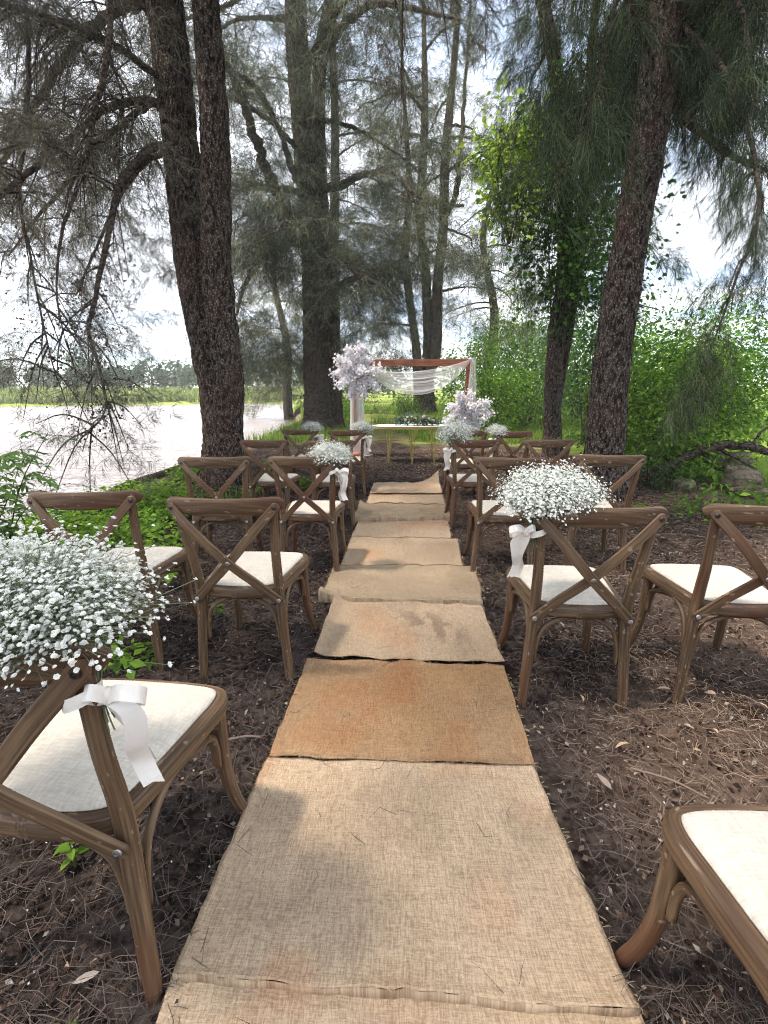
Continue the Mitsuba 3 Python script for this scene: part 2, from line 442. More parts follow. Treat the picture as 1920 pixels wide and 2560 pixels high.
def build_sacks():
    for k, (a, b, c, d, lift, wr, text) in enumerate(SACKS):
        n, m = (70, 56) if k < 6 else (48, 36)
        s, t = np.meshgrid(np.linspace(0, 1, n), np.linspace(0, 1, m), indexing='ij')
        P = sum(np.array(q)[None, None] * w[..., None] for q, w in ((a, (1 - s) * (1 - t)), (b, s * (1 - t)), (c, s * t), (d, (1 - s) * t)))
        ed = 0.013 if k in (4, 7) else 0.0045
        e = meshkit.fbm(np.stack([s * 9, t * 7, s * 0 + k * 5.3], -1), 3, 31) - 0.5
        e2 = meshkit.fbm(np.stack([s * 9 + 40, t * 7, s * 0 + k * 5.3], -1), 3, 32) - 0.5
        e3 = meshkit.noise(np.stack([s * 55, t * 40, s * 0 + k], -1), 35) - 0.5
        P = P + np.stack([e, e2], -1) * ed * 3.2 + e3[..., None] * 0.002
        nz = meshkit.fbm(np.stack([P[..., 0] * 5, P[..., 1] * 6, s * 0 + k * 3.1], -1), 3, 33)
        x, y = P[..., 0], P[..., 1]
        ground = -0.026 * np.clip(y, -4, 12)
        rim = np.minimum(np.minimum(s, 1 - s) * 0.95, np.minimum(t, 1 - t) * 0.68)
        z = ground + lift + 0.008 + wr * (nz - 0.4) * 2.2
        fold = np.exp(-((s - 0.5 - 0.02 * np.sin(t * 9 + k)) / 0.012) ** 2) * 0.006     # the crease of the folded sack
        z = z + fold
        z = z + 0.009 * np.exp(-(rim / 0.018) ** 2) * (0.3 + 1.4 * meshkit.noise(np.stack([s * 14, t * 10, s * 0 + k], -1), 34))  # seam
        if k == 3:
            z = z + 0.045 * np.clip(1 - s / 0.07, 0, 1) ** 1.5 * (0.35 + 0.65 * t) + 0.03 * np.clip(1 - s / 0.1, 0, 1) * np.clip((t - 0.85) / 0.15, 0, 1)
        if k == 4:
            z = z + 0.05 * np.exp(-((s / 0.06) ** 2 + ((t - 0.06) / 0.10) ** 2)) + 0.012 * np.exp(-((t - 0.04) / 0.05) ** 2)
        if k == 7:
            z = z + 0.016 * np.abs(np.sin(t * 9 + 2.2 * np.sin(s * 5) + nz * 5)) + 0.04 * np.exp(-((s / 0.05) ** 2)) * (0.4 + nz) + 0.02 * np.exp(-(((t - 0.12) / 0.1) ** 2))
        if k == 9:
            u = np.clip((s + t - 1.72) / 0.28, 0, 1)
            z = z + 0.15 * u ** 1.6
            y = y + 0.22 * np.clip((s - 0.72) / 0.28, 0, 1) * t
        top = np.stack([x, y, z], -1).reshape(-1, 3)
        bot = np.stack([x, y, np.minimum(z - 0.006, ground + 0.010 + 0 * z) if k not in (2, 3, 6, 9) else z - 0.006], -1).reshape(-1, 3)
        i, j = np.meshgrid(np.arange(n - 1), np.arange(m - 1), indexing='ij')
        q = np.stack([i * m + j, (i + 1) * m + j, (i + 1) * m + j + 1, i * m + j + 1], -1).reshape(-1, 4)
        ring = np.concatenate([np.arange(n - 1) * m, (n - 1) * m + np.arange(m - 1), (np.arange(n - 1, 0, -1)) * m + m - 1, np.arange(m - 1, 0, -1)])
        nx = np.roll(ring, -1)
        N = n * m
        f = np.vstack([q[:, [0, 1, 2]], q[:, [0, 2, 3]], q[:, [0, 2, 1]] + N, q[:, [0, 3, 2]] + N, np.stack([ring + N, nx + N, nx], 1), np.stack([ring + N, nx, ring], 1)])
        uv = np.stack([(s - 0.5) * 0.95, k * 10 + 0.05 + t * 0.68], -1).reshape(-1, 2)
        key = put('burlap_sack', (np.vstack([top, bot]), f), 'm_burlap', smooth=False if k < 0 else True, uv=np.vstack([uv, uv]))
        r = rng_of(800 + k)                                             # loose threads along the edges
        B = Bag()
        gr = np.stack([x, y, z], -1)
        for row, sgn in ((gr[:, 0], (0, -1)), (gr[:, -1], (0, 1)), (gr[0], (-1, 0)), (gr[-1], (1, 0))):
            for _ in range(34):
                p = row[r.integers(0, len(row))] + [0, 0, 0.002]
                l = r.uniform(0.006, 0.026)
                d = norm(np.array([[sgn[0] + r.normal() * 0.6, sgn[1] + r.normal() * 0.6, -0.25]]))[0] * l
                w = np.array([-d[1], d[0], 0]) / l * (0.00035 + 0.00016 * p[1])
                B.add(np.array([p - w, p + w, p + d * 0.6 + [0, 0, 0.003] + w, p + d]), [[0, 1, 2], [0, 2, 3]], np.array([0.34, 0.26, 0.165]) * r.uniform(0.6, 1.3))
        lab(B.put(f'{key}__frayed_threads', 'm_matte'), kind='stuff')
        lab(key, text, 'burlap sack', 'burlap sacks laid end to end as an aisle runner')


# ------------------------------------------------------------------ cross-back chairs
def seat_outline(inset, n=72):
    """Outline of the seat, wide in front (+y), arched at the back."""
    base = [(0, -0.232), (0.09, -0.226), (0.150, -0.205), (0.178, -0.165), (0.196, -0.05), (0.212, 0.08), (0.220, 0.165), (0.205, 0.215), (0.165, 0.235), (0.08, 0.242)]
    pts = base + [(0, 0.243)] + [(-x, y) for x, y in base[:0:-1]]
    pts = np.array(pts + pts[:1])
    e = np.vstack([pts[-2], pts, pts[1]])
    t = np.linspace(0, len(pts) - 1, n, endpoint=False)
    i, u = t.astype(int), (t % 1)[:, None]
    a, b, c, d = e[i], e[i + 1], e[i + 2], e[i + 3]
    p = 0.5 * (2 * b + (c - a) * u + (2 * a - 5 * b + 4 * c - d) * u**2 + (3 * b - a - 3 * c + d) * u**3)
    tg = norm(np.roll(p, -1, 0) - np.roll(p, 1, 0))
    return p + np.stack([-tg[:, 1], tg[:, 0]], -1) * inset


def level(o, z, dome=None):
    return np.column_stack([o, np.broadcast_to(z, len(o))])


CHAIR_PARTS = []


def chair_parts():
    """(part name, ply dict) of one chair facing +y with its seat centre over the origin."""
    P = []

    def part(name, v, f, uv=None, bsdf='m_wood', smooth=True):
        P.append((name, mikit.ply((v, f), bsdf, smooth=smooth, uv=uv)))

    # seat frame: a bent solid ring with eased edges
    prof = [(0.004, 0.413), (0.0, 0.418), (-0.002, 0.436), (0.0, 0.452), (0.006, 0.458), (0.030, 0.459), (0.040, 0.457), (0.046, 0.452)]
    v, f = loft([level(seat_outline(i), z) for i, z in prof])
    o = seat_outline(0)
    L = np.concatenate([[0], np.cumsum(np.linalg.norm(np.diff(o, axis=0), axis=1))])
    uv = np.vstack([np.stack([L * 0 + i * 0.9 + z, L], -1) for i, z in prof] + [[0, 0], [0, 0]])
    part('seat_frame', v, f, uv)
    # cushion: domed, with a tight edge
    cp = [(0.027, 0.4585), (0.0265, 0.463), (0.031, 0.469), (0.042, 0.4735), (0.065, 0.4775), (0.10, 0.481), (0.15, 0.483), (0.19, 0.4835)]
    v, f = loft([level(seat_outline(0.027) * (1 - (i - 0.027) * 4.4), z) for i, z in cp])
    part('seat_cushion', v, f, v[:, :2].copy(), 'm_seat')
    # rear legs running up into the back posts
    for s in (-1, 1):
        p = spline([(s * 0.203, -0.222, 0.0), (s * 0.196, -0.214, 0.12), (s * 0.185, -0.203, 0.28), (s * 0.178, -0.196, 0.41), (s * 0.178, -0.203, 0.50), (s * 0.184, -0.228, 0.62), (s * 0.194, -0.25, 0.74), (s * 0.201, -0.262, 0.83)], 26)
        r = np.interp(p[:, 2], [0, 0.1, 0.4, 0.55, 0.83], [0.018, 0.0205, 0.0225, 0.021, 0.0175])
        v, f, uv = tube(p, r, 12, ry=r * 0.86)
        part('rear_leg', v, f, uv)
    for s in (-1, 1):
        p = spline([(s * 0.188, 0.190, 0.425), (s * 0.188, 0.192, 0.33), (s * 0.190, 0.202, 0.20), (s * 0.200, 0.224, 0.09), (s * 0.217, 0.252, 0.0)], 20)
        r = np.interp(p[:, 2], [0, 0.1, 0.42], [0.018, 0.0195, 0.022])
        v, f, uv = tube(p, r, 12, ry=r * 0.92)
        part('front_leg', v, f, uv)
    # top rail: bowed in plan, deep in the middle, rounded ends
    xs = np.concatenate([[-0.2445, -0.243, -0.239, -0.232, -0.22], np.linspace(-0.2, 0.2, 17), [0.22, 0.232, 0.239, 0.243, 0.2445]])
    q = 1 - np.clip((np.abs(xs) - 0.205) / 0.0396, 0, 1) ** 2
    rings = []
    for x, k in zip(xs, np.sqrt(np.maximum(q, 0.004))):
        y = -0.302 + 0.052 * (x / 0.24) ** 2
        zc = 0.838 + 0.009 * (x / 0.24) ** 2
        hz, hy = (0.031 + 0.0085 * (1 - (x / 0.24) ** 2)) * k, 0.0125 * (0.55 + 0.45 * k)
        sl = 0.208 * x / 0.24 * 2
        nrm = np.array([-sl, 1]) / math.hypot(1, sl)
        g = np.linspace(0, 2 * PI, 20, endpoint=False)
        cy = np.sign(np.cos(g)) * np.abs(np.cos(g)) ** 0.6 * hy
        cz = np.sign(np.sin(g)) * np.abs(np.sin(g)) ** 0.75 * hz
        rings.append(np.stack([x + cy * nrm[0], y + cy * nrm[1] - cz * 0.10, zc + cz], -1))
    v, f = loft(rings)
    part('top_rail', v, f, np.stack([v[:, 2] + v[:, 1] * 0.6, v[:, 0]], -1))
    # the two crossed back braces, bent flat strips
    for s in (1, -1):
        off = -0.0065 if s > 0 else 0.0065
        d = np.array([0.214 + 0.183, 0.0, -0.42])
        d /= np.linalg.norm(d)
        p = spline([(-s * 0.214, -0.284 + off * 0.2, 0.838), (-s * 0.12, -0.300 + off, 0.735), (0.0, -0.282 + off, 0.598), (s * 0.10, -0.25 + off, 0.495), (s * 0.183, -0.224 + off * 0.2, 0.405)], 25)
        e0, e1 = p[0] + (p[0] - p[1]) / np.linalg.norm(p[0] - p[1]) * 0.016, p[-1] + (p[-1] - p[-2]) / np.linalg.norm(p[-1] - p[-2]) * 0.016
        h0, h1 = p[0] + (e0 - p[0]) * 0.7, p[-1] + (e1 - p[-1]) * 0.7
        p = np.vstack([e0, h0, p, h1, e1])
        w = np.full(len(p), 0.039)
        w[[0, -1]] = 0.014
        w[[1, -2]] = 0.029
        side = norm(np.array([[0.55 * s, 0, 0.62]]))[0]
        v, f, uv = bar(p, w, 0.0115, side)
        part('back_brace', v, f, uv, smooth=False)
    # bent arches under the seat
    def arch(a, b, inward, top):
        a, b, i = np.array(a), np.array(b), np.array(inward)
        m = (a + b) / 2
        pts = [a, a + [0, 0, 0.06] + i * 0.1 + (m - a) * 0.02, a + [0, 0, (top - a[2]) * 0.72] + (m - a) * 0.16, m * 0.55 + a * 0.45 + [0, 0, top - a[2] - 0.012], m + [0, 0, top - m[2]],
               m * 0.55 + b * 0.45 + [0, 0, top - b[2] - 0.012], b + [0, 0, (top - b[2]) * 0.72] + (m - b) * 0.16, b + [0, 0, 0.06] + i * 0.1 + (m - b) * 0.02, b]
        p = spline(pts, 30)
        return tube(p, 0.0105, 8)
    for a, b in (((-0.163, -0.196, 0.205), (0.163, -0.196, 0.205)), ((-0.166, 0.196, 0.225), (0.166, 0.196, 0.225)), ((-0.184, -0.172, 0.205), (-0.186, 0.170, 0.245)), ((0.184, -0.172, 0.205), (0.186, 0.170, 0.245))):
        v, f, uv = arch(a, b, (0, 0, 0), 0.406)
        part('arched_stretcher', v, f, uv)
    # bolts
    def bolt(c, n, r, mat):
        g = np.linspace(0, 2 * PI, 14, endpoint=False)
        n = norm(np.array([n], float))[0]
        a = norm(np.cross(n, [[0, 0, 1.0]]))[0]
        b = np.cross(n, a)
        rings = [np.array(c) + n * h + (np.cos(g)[:, None] * a + np.sin(g)[:, None] * b) * k * r for k, h in ((1, -0.004), (1, 0.0015), (0.8, 0.0035), (0.45, 0.004), (0.40, 0.002), (0.1, 0.002))]
        v, f = loft(rings)
        part('bolt', v, f, None, mat, smooth=35)
    for s in (-1, 1):
        bolt((s * 0.212, -0.2915, 0.836), (0, -1, 0.05), 0.0095, 'm_dark_metal')
        bolt((s * 0.182, -0.2325, 0.408), (0, -1, 0.15), 0.0105, 'm_steel')
    bolt((0, -0.296, 0.598), (0, -1, -0.05), 0.0105, 'm_steel')
    return P


CHAIRS = [  # x, y, yaw in degrees, label
    (-0.673, 0.967, -6.1, 'nearest cross-back chair on the left with the largest white bouquet tied to it'),
    (0.735, 0.525, -3.0, 'wooden chair cut off by the bottom right corner, only seat and front leg visible'),
    (-0.615, 2.147, -4.5, 'cross-back chair left of the aisle without flowers, directly in front of the nearest bouquet chair'),
    (-1.268, 2.244, -0.5, 'cross-back chair half hidden behind the largest bouquet, on the far left over green plants'),
    (0.782, 1.920, -3.9, 'cross-back chair right of the aisle with a bouquet and a white bow, its rail reddish'),
    (1.435, 1.925, -5.1, 'cross-back chair cut off by the right edge of the photo, rail running out of frame'),
    (-0.533, 3.450, -2.1, 'cross-back chair left of the aisle with a small bouquet and long ribbon tails, third row'),
    (-1.188, 3.478, 6.1, 'cross-back chair directly in front of the twin trunk tree, third row left'),
    (0.853, 3.414, -4.6, 'cross-back chair right of the aisle, partly hidden by the big round bouquet'),
    (1.570, 3.514, -6.5, 'cross-back chair directly in front of the thick leaning right hand trunk'),
    (-0.516, 4.823, 1.8, 'cross-back chair in the fourth row left of the aisle, mostly hidden by the small bouquet'),
    (-1.124, 4.870, -5.7, 'outer cross-back chair of the fourth row on the left, beside the twin trunks'),
    (0.875, 4.783, -1.3, 'cross-back chair right of the aisle with a bouquet on its left post, fourth row'),
    (1.560, 4.791, 0.5, 'outer cross-back chair of the fourth row on the right, beside the slender grey trunk'),
    (-0.454, 6.418, 0.0, 'front row cross-back chair left of the aisle, nearest to the veiled arbor post'),
    (-1.109, 6.657, 1.9, 'front row outer cross-back chair on the left, before the broad double trunk'),
    (1.028, 6.10, 3.0, 'front row cross-back chair right of the aisle, mostly hidden behind the bouquet chair'),
    (1.485, 5.950, 11.0, 'front row outer cross-back chair on the right, turned slightly towards the aisle'),
]


def build_chairs():
    parts = chair_parts()
    tilt = rng_of(12)
    for x, y, a, text in CHAIRS:
        key = numbered('crossback_chair')
        z = -0.026 * y - 0.004
        M = T().translate([x, y, z]).rotate([1, 0, 0], tilt.normal() * 0.5 - 0.4).rotate([0, 1, 0], tilt.normal() * 0.5).rotate([0, 0, 1], a)
        for name, d in parts:
            reuse(f'{key}__{name}', d, M)
        lab(key, text, 'chair', 'wooden cross-back chairs with cream cushions')


# ------------------------------------------------------------------ baby's breath bouquets
def blossom(seed, petals=6):
    """A small double white flower, about 1 across, opening along +z. (v, f, c)"""
    r = rng_of(seed)
    B = Bag()
    for ring, (rad, h, n) in enumerate(((0.5, 0.16, petals), (0.36, 0.34, petals - 1))):
        g0 = r.uniform(0, 6)
        for k in range(n):
            g = g0 + k * 2 * PI / n
            w = 0.62 * rad * r.uniform(0.85, 1.15)
            c, s = math.cos(g), math.sin(g)
            out = np.array([c, s, 0])
            sd = np.array([-s, c, 0])
            hh = h * r.uniform(0.5, 1.4)
            v = np.array([[0, 0, 0.02], out * rad * 0.6 - sd * w + [0, 0, hh], out * rad * r.uniform(0.9, 1.1) + [0, 0, hh * 0.75], out * rad * 0.6 + sd * w + [0, 0, hh]])
            col = np.array([[0.78, 0.80, 0.70], [0.84, 0.84, 0.82], [0.86, 0.86, 0.85], [0.84, 0.84, 0.82]])
            B.add(v, [[0, 1, 2], [0, 2, 3]], col)
    v = np.array([[0, 0, 0.30], [0.11, 0, 0.2], [-0.06, 0.1, 0.2], [-0.06, -0.1, 0.2], [0, 0, -0.16], [0.07, 0.02, 0.02], [-0.05, 0.06, 0.02], [-0.03, -0.07, 0.02]])
    B.add(v, [[0, 1, 2], [0, 2, 3], [0, 3, 1], [4, 6, 5], [4, 7, 6], [4, 5, 7]], np.array([[0.80, 0.80, 0.72]] * 4 + [[0.42, 0.50, 0.32]] * 4))
    m, c, _ = B.get()
    return m[0], m[1], c


def blossom_lite(seed):
    """A flower of fewer triangles for the mass of a bouquet."""
    r = rng_of(seed)
    B = Bag()
    for R, h, n in ((0.5, 0.2, 5), (0.33, 0.36, 3)):
        for k in range(n):
            g = k * 2 * PI / n + r.uniform(0, 0.6)
            o, sd = np.array([math.cos(g), math.sin(g), 0]), np.array([-math.sin(g), math.cos(g), 0])
            hh = h * r.uniform(0.6, 1.3)
            B.add(np.array([[0, 0, 0.02], o * R * 0.8 - sd * R * 0.62 + [0, 0, hh], o * R * 0.8 + sd * R * 0.62 + [0, 0, hh * 0.8]]), [[0, 1, 2]], np.array([[0.84, 0.85, 0.80], [0.89, 0.89, 0.88], [0.89, 0.89, 0.88]]))
    m, c, _ = B.get()
    return m[0], m[1], c


BLOSSOMS = [blossom(s) for s in (1, 2, 3, 4)]
LITE = [blossom_lite(s) for s in (5, 6, 7, 8)]
BLOSSOM_PLY = {}


def strip(p, side, w, thick=0.0008):
    """A ribbon along rows of points, w wide, a little thick, with a swallow-tail end when w is a pair. (v, f)"""
    p = np.asarray(p, float)
    s = norm(np.broadcast_to(np.asarray(side, float), p.shape))
    t = norm(np.gradient(p, axis=0))
    n = norm(np.cross(t, s)) * thick
    a, m, b = p - s * w / 2, p, p + s * w / 2
    m = m + 0
    m[-1] = p[-1] - t[-1] * w * 0.45
    R = np.stack([a - n, m - n, b - n, b + n, m + n, a + n], 1)
    return loft(R)


def build_bouquet(post, side, centre, size, count, parts, seed, text, facing=-1):
    """post: the point of the chair post where it is tied; centre and size: the dome of flowers; side: +1 when the bow hangs towards +x."""
    r = rng_of(seed)
    post, centre, size = np.array(post, float), np.array(centre, float), np.array(size, float)
    key = numbered('flower_bouquet')
    tie = post + np.array([side * 0.012, 0.028, -0.012])
    # flower positions: on and inside a dome, in clumps
    nclump = max(10, count // 30)
    d = norm(r.normal(size=(nclump * 3, 3)))
    d = d[(d[:, 2] > -0.5)][:nclump]
    rad = r.uniform(0.45, 1.0, len(d)) ** 0.45
    heads = centre + d * rad[:, None] * size * 0.92
    pick = r.integers(0, len(heads), count)
    pos = heads[pick] + r.normal(size=(count, 3)) * size * np.array([0.19, 0.19, 0.19])
    stray = r.random(count) < (0.04 if parts > 200 else 0.03)
    pos[stray] = centre + (pos[stray] - centre) * r.uniform(1.05, 1.2, stray.sum())[:, None]
    dirs = norm(norm(pos - tie) + r.normal(size=(count, 3)) * 0.35 + [0, 0, 0.25])
    yaw = np.arctan2(dirs[:, 1], dirs[:, 0])
    pit = np.arccos(np.clip(dirs[:, 2], -1, 1))
    rot = rotations(yaw, pit, r.uniform(0, 6, count) * 0)
    spin = rotations(r.uniform(0, 6.28, count), np.zeros(count), np.zeros(count))
    rot = np.einsum('nij,njk->nik', rot, spin)
    sc = r.uniform(0.0070, 0.0112, count) * np.where(r.random(count) < 0.28, r.uniform(0.5, 0.75, count), 1.0)
    tint = np.stack([r.uniform(0.93, 1.0, count)] * 3, -1) * np.stack([r.uniform(0.96, 1, count), np.ones(count), r.uniform(0.95, 1.02, count)], -1)
    var = r.integers(0, 4, count)
    order = np.argsort(np.linalg.norm(pos - np.array(EYE), axis=1))
    single = order[:parts]
    for i in single:
        if var[i] not in BLOSSOM_PLY:
            v, f, c = BLOSSOMS[var[i]]
            BLOSSOM_PLY[var[i]] = mikit.ply((v, f), 'm_petal', color=c)
        m = np.eye(4)
        m[:3, :3] = rot[i] * sc[i]
        m[:3, 3] = pos[i]
        reuse(f'{key}__blossom', BLOSSOM_PLY[var[i]], T(m))
    rest = np.setdiff1d(np.arange(count), single)
    B = Bag()
    for k in range(4):
        q = rest[var[rest] == k]
        if len(q):
            v, f, c = LITE[k]
            B.add(*scatter(v, f, c, pos[q], rot[q], sc[q], tint[q]))
    if rest.size:
        lab(B.put(f'{key}__blossom_mass' if parts else f'{key}__blossom', 'm_petal'), kind='stuff')
    # stems: tie -> clump heads, then a fine stalk to each flower
    S = Bag()
    green = np.array([0.19, 0.225, 0.14])
    for h in heads:
        p = spline([tie + [0, 0, -0.03], tie + (h - tie) * 0.45 + [0, 0, 0.02], h - (h - tie) * 0.12], 5)
        v, f, _ = tube(p, np.linspace(0.0016, 0.0007, 5), 3, caps=False)
        S.add(v, f, green * r.uniform(0.7, 1.3))
    a = heads[pick] - (heads[pick] - tie) * 0.16
    sd = norm(np.cross(pos - a, r.normal(size=(count, 3)))) * 0.0006
    few = r.random(count) < 0.3
    few[single] = True
    few |= stray
    a, sd, pe = a[few], sd[few], pos[few]
    V = np.stack([a - sd, a + sd, pe + sd, pe - sd], 1).reshape(-1, 3)
    F = (np.arange(few.sum()) * 4)[:, None, None] + np.array([[0, 1, 2], [0, 2, 3]])
    S.add(V, F.reshape(-1, 3), np.repeat(green * r.uniform(0.7, 1.3, (few.sum(), 1)), 4, 0))
    for k in range(14):                                             # cut ends below the ribbon
        e = tie + np.array([r.normal() * 0.014 + side * 0.006, r.normal() * 0.012, -r.uniform(0.05, 0.095)])
        v, f, _ = tube(spline([tie + [r.normal() * 0.006, r.normal() * 0.006, 0.02], e * 0.5 + tie * 0.5, e], 4), 0.0017, 4)
        S.add(v, f, green * r.uniform(0.7, 1.4))
    lab(S.put(f'{key}__stems', 'm_leaf'), kind='stuff')
    # satin ribbon: band round the post, a loop and two tails
    g = np.linspace(0, 2 * PI, 20)
    c0 = post + np.array([0, 0.008, -0.02])
    p = c0 + np.stack([np.cos(g) * 0.028, np.sin(g) * 0.034, 0.012 * np.cos(g + 0.5)], -1)
    v, f = strip(p, [0, 0, 1.0], 0.024)
    rb = put(f'{key}__ribbon', (v, f), 'm_ribbon', smooth=40)
    k0 = post + np.array([side * 0.046, 0.004, -0.018])
    for q in range(2):
        o = 1 if q == 0 else -0.5
        p = spline([k0, k0 + [side * 0.03 * o, -0.022, 0.022], k0 + [side * 0.062 * o, -0.014, 0.012], k0 + [side * 0.052 * o, 0.012, -0.012], k0 + [side * 0.018 * o, 0.010, -0.006], k0], 18)
        v, f = strip(p, [0.0, 0.55, 0.85], 0.026)
        put(f'{rb}__loop', (v, f), 'm_ribbon', smooth=40)
    v, f = loft([k0 + [math.cos(t) * 0.011 * k * 0.8, math.sin(t) * 0.012 * k, h] for t in [0]] if False else [np.array([k0 + [math.cos(t) * 0.012 * k, math.sin(t) * 0.012 * k, h] for t in np.linspace(0, 2 * PI, 10, endpoint=False)]) for k, h in ((0.4, -0.016), (0.9, -0.01), (1, 0), (0.9, 0.01), (0.4, 0.016))])
    put(f'{rb}__knot', (v, f), 'm_ribbon', smooth=True)
    for q, (dx, dy, dz) in enumerate(((0.035, 0.030, -0.20), (0.005, 0.085, -0.215))):
        e = k0 + [side * dx, dy, dz * r.uniform(0.9, 1.1)]
        p = spline([k0, k0 * 0.76 + e * 0.24 + [side * (0.03 - 0.03 * q), -0.012, 0.016], k0 * 0.5 + e * 0.5 + [side * 0.012, -0.010, 0.0], k0 * 0.25 + e * 0.75 + [-side * 0.010, 0.012, 0], e], 18)
        v, f = strip(p, [0.95, 0.3 - 0.7 * q, 0.1], 0.036, 0.0005)
        put(f'{rb}__tail', (v, f), 'm_ribbon', smooth=40)
    lab(key, text, 'bouquet', "baby's breath bouquets tied to the chairs")


def post_point(i, s):
    x, y, a, _ = CHAIRS[i]
    l = yaw_matrix(math.radians(a)) @ np.array([s * 0.199, -0.262, 0.79])
    return l + np.array([x, y, -0.026 * y])


def build_bouquets():
    P = [post_point(0, 1), post_point(4, -1), post_point(6, 1), post_point(12, -1), post_point(14, 1), post_point(15, 1), post_point(17, -1)]
    build_bouquet(P[0], 1, P[0] + [-0.180, 0.085, 0.108], (0.245, 0.17, 0.108), 11000, 300, 101, "largest baby's breath bouquet, on the nearest left chair at the photo's left edge")
    build_bouquet(P[1], -1, P[1] + [0.045, 0.04, 0.115], (0.168, 0.135, 0.10), 7000, 120, 102, "big round baby's breath bouquet with a white bow on the reddish right hand chair")
    build_bouquet(P[2], 1, P[2] + [-0.02, 0.05, 0.09], (0.135, 0.12, 0.085), 3000, 0, 103, "small baby's breath bouquet with long white tails on the third row left chair")
    build_bouquet(P[3], -1, P[3] + [0.0, 0.04, 0.135], (0.155, 0.14, 0.125), 3600, 0, 104, "tall round baby's breath bouquet right of the aisle, beside the table's right end")
    build_bouquet(P[4], 1, P[4] + [-0.02, 0.04, 0.10], (0.145, 0.12, 0.075), 2200, 0, 105, "baby's breath bouquet on the front row left chair before the veiled arbor post")
    build_bouquet(P[5], 1, P[5] + [-0.05, 0.04, 0.10], (0.13, 0.11, 0.075), 1900, 0, 106, "baby's breath bouquet farthest left, at the foot of the broad double trunk")
    build_bouquet(P[6], -1, P[6] + [0.0, 0.05, 0.09], (0.13, 0.11, 0.08), 1900, 0, 107, "faint baby's breath bouquet on the front row right outer chair before the grass")


# ------------------------------------------------------------------ wedding arbor, veils, blossom sprays, table
def add_solid(key, parts, bsdf, smooth=False):
    B = Bag()
    for v, f in parts:
        B.add(v, f)
    return B.put(key, bsdf, smooth=smooth)


AX0, AX1, AY, AZ, ATOP = -0.62, 1.86, 10.9, -0.283, 1.80


def build_arbor():
    key = numbered('wedding_arbor')
    for x in (AX0, AX1):
        ps = put(f'{key}__post', box((x, AY, (AZ + ATOP - 0.14) / 2), (0.10, 0.10, ATOP - 0.14 - AZ)), 'm_timber')
        put(f'{ps}__foot', box((x, AY - 0.02, AZ + 0.035), (0.13, 0.75, 0.09)), 'm_timber')
    put(f'{key}__beam', box(((AX0 + AX1) / 2, AY, ATOP - 0.068), (AX1 - AX0 + 0.14, 0.11, 0.145)), 'm_timber')
    lab(key, 'reddish timber wedding arbor of two posts and a beam at the end of the aisle', 'arbor')

    def veil(name, G, text):
        """G: (n, m, 3) grid of the cloth."""
        n, m = G.shape[:2]
        i, j = np.meshgrid(np.arange(n - 1), np.arange(m - 1), indexing='ij')
        q = np.stack([i * m + j, i * m + j + 1, (i + 1) * m + j + 1, (i + 1) * m + j], -1).reshape(-1, 4)
        u, v = np.meshgrid(np.linspace(0, 1, n), np.linspace(0, 1, m), indexing='ij')
        k = put(name, (G.reshape(-1, 3), q), 'm_chiffon', smooth=True, uv=np.stack([u, v], -1).reshape(-1, 2))
        lab(k, text, 'draped cloth', 'white chiffon draped on the arbor')

    # the swag under the beam: gathered folds hanging in catenaries
    n, m = 60, 90
    s, t = np.meshgrid(np.linspace(0, 1, n), np.linspace(0, 1, m), indexing='ij')
    xa, xb = AX0 + 0.30, AX1 + 0.03
    top = 1.60 + (1.80 - 1.60) * t - 4 * t * (1 - t) * (0.14 + 0.46 * s)
    z = top - 0.05 * s * (1 - t) - 0.03 * s * t
    z = np.maximum(z, 0.8)
    fold = np.sin(s * 48 + 2 * np.sin(t * 5)) * 0.020 * np.sin(PI * np.clip(t, 0.02, 0.98)) ** 0.5
    G = np.stack([xa + (xb - xa) * (t - 0.10 * s * (0.5 - t) * 4 * t * (1 - t)), AY - 0.085 - 0.10 * s * np.sin(PI * t) + fold, z], -1)
    veil('chiffon_swag', G, 'sheer white chiffon swag hanging in folds under the arbor beam')
    # round the left post, pooling on the ground
    n, m = 70, 50
    s, t = np.meshgrid(np.linspace(0, 1, n), np.linspace(0, 1, m), indexing='ij')
    g = s * 2 * PI
    rad = 0.115 + 0.03 * t + 0.018 * np.sin(g * 9 + t * 3) + 0.16 * np.clip((t - 0.93) / 0.07, 0, 1) ** 1.5
    G = np.stack([AX0 + 0.03 + np.cos(g) * rad * (1.05 + 0.1 * t), AY + np.sin(g) * rad * 0.8, 1.55 - (1.55 - AZ - 0.012) * np.clip(t / 0.95, 0, 1)], -1)
    veil('chiffon_swag', G, 'sheer white chiffon wrapped round the left arbor post down to the ground')
    # over the right corner, hanging behind the flowers
    n, m = 40, 60
    s, t = np.meshgrid(np.linspace(0, 1, n), np.linspace(0, 1, m), indexing='ij')
    w = 0.09 + 0.10 * np.clip(t * 2, 0, 1)
    xx = AX1 - 0.02 + 0.10 * np.clip(t * 9, 0, 1) + (s - 0.5) * w
    zz = np.where(t < 0.1, ATOP + 0.02 - 0.02 * (1 - t / 0.1), ATOP + 0.02 - (t - 0.1) / 0.9 * (ATOP - AZ - 0.05))
    G = np.stack([xx, AY - 0.10 + 0.02 * np.sin(s * 22 + t * 4), zz + 0.012 * np.sin(s * 9)], -1)
    veil('chiffon_swag', G, 'narrow white chiffon tail hanging over the right corner of the arbor')


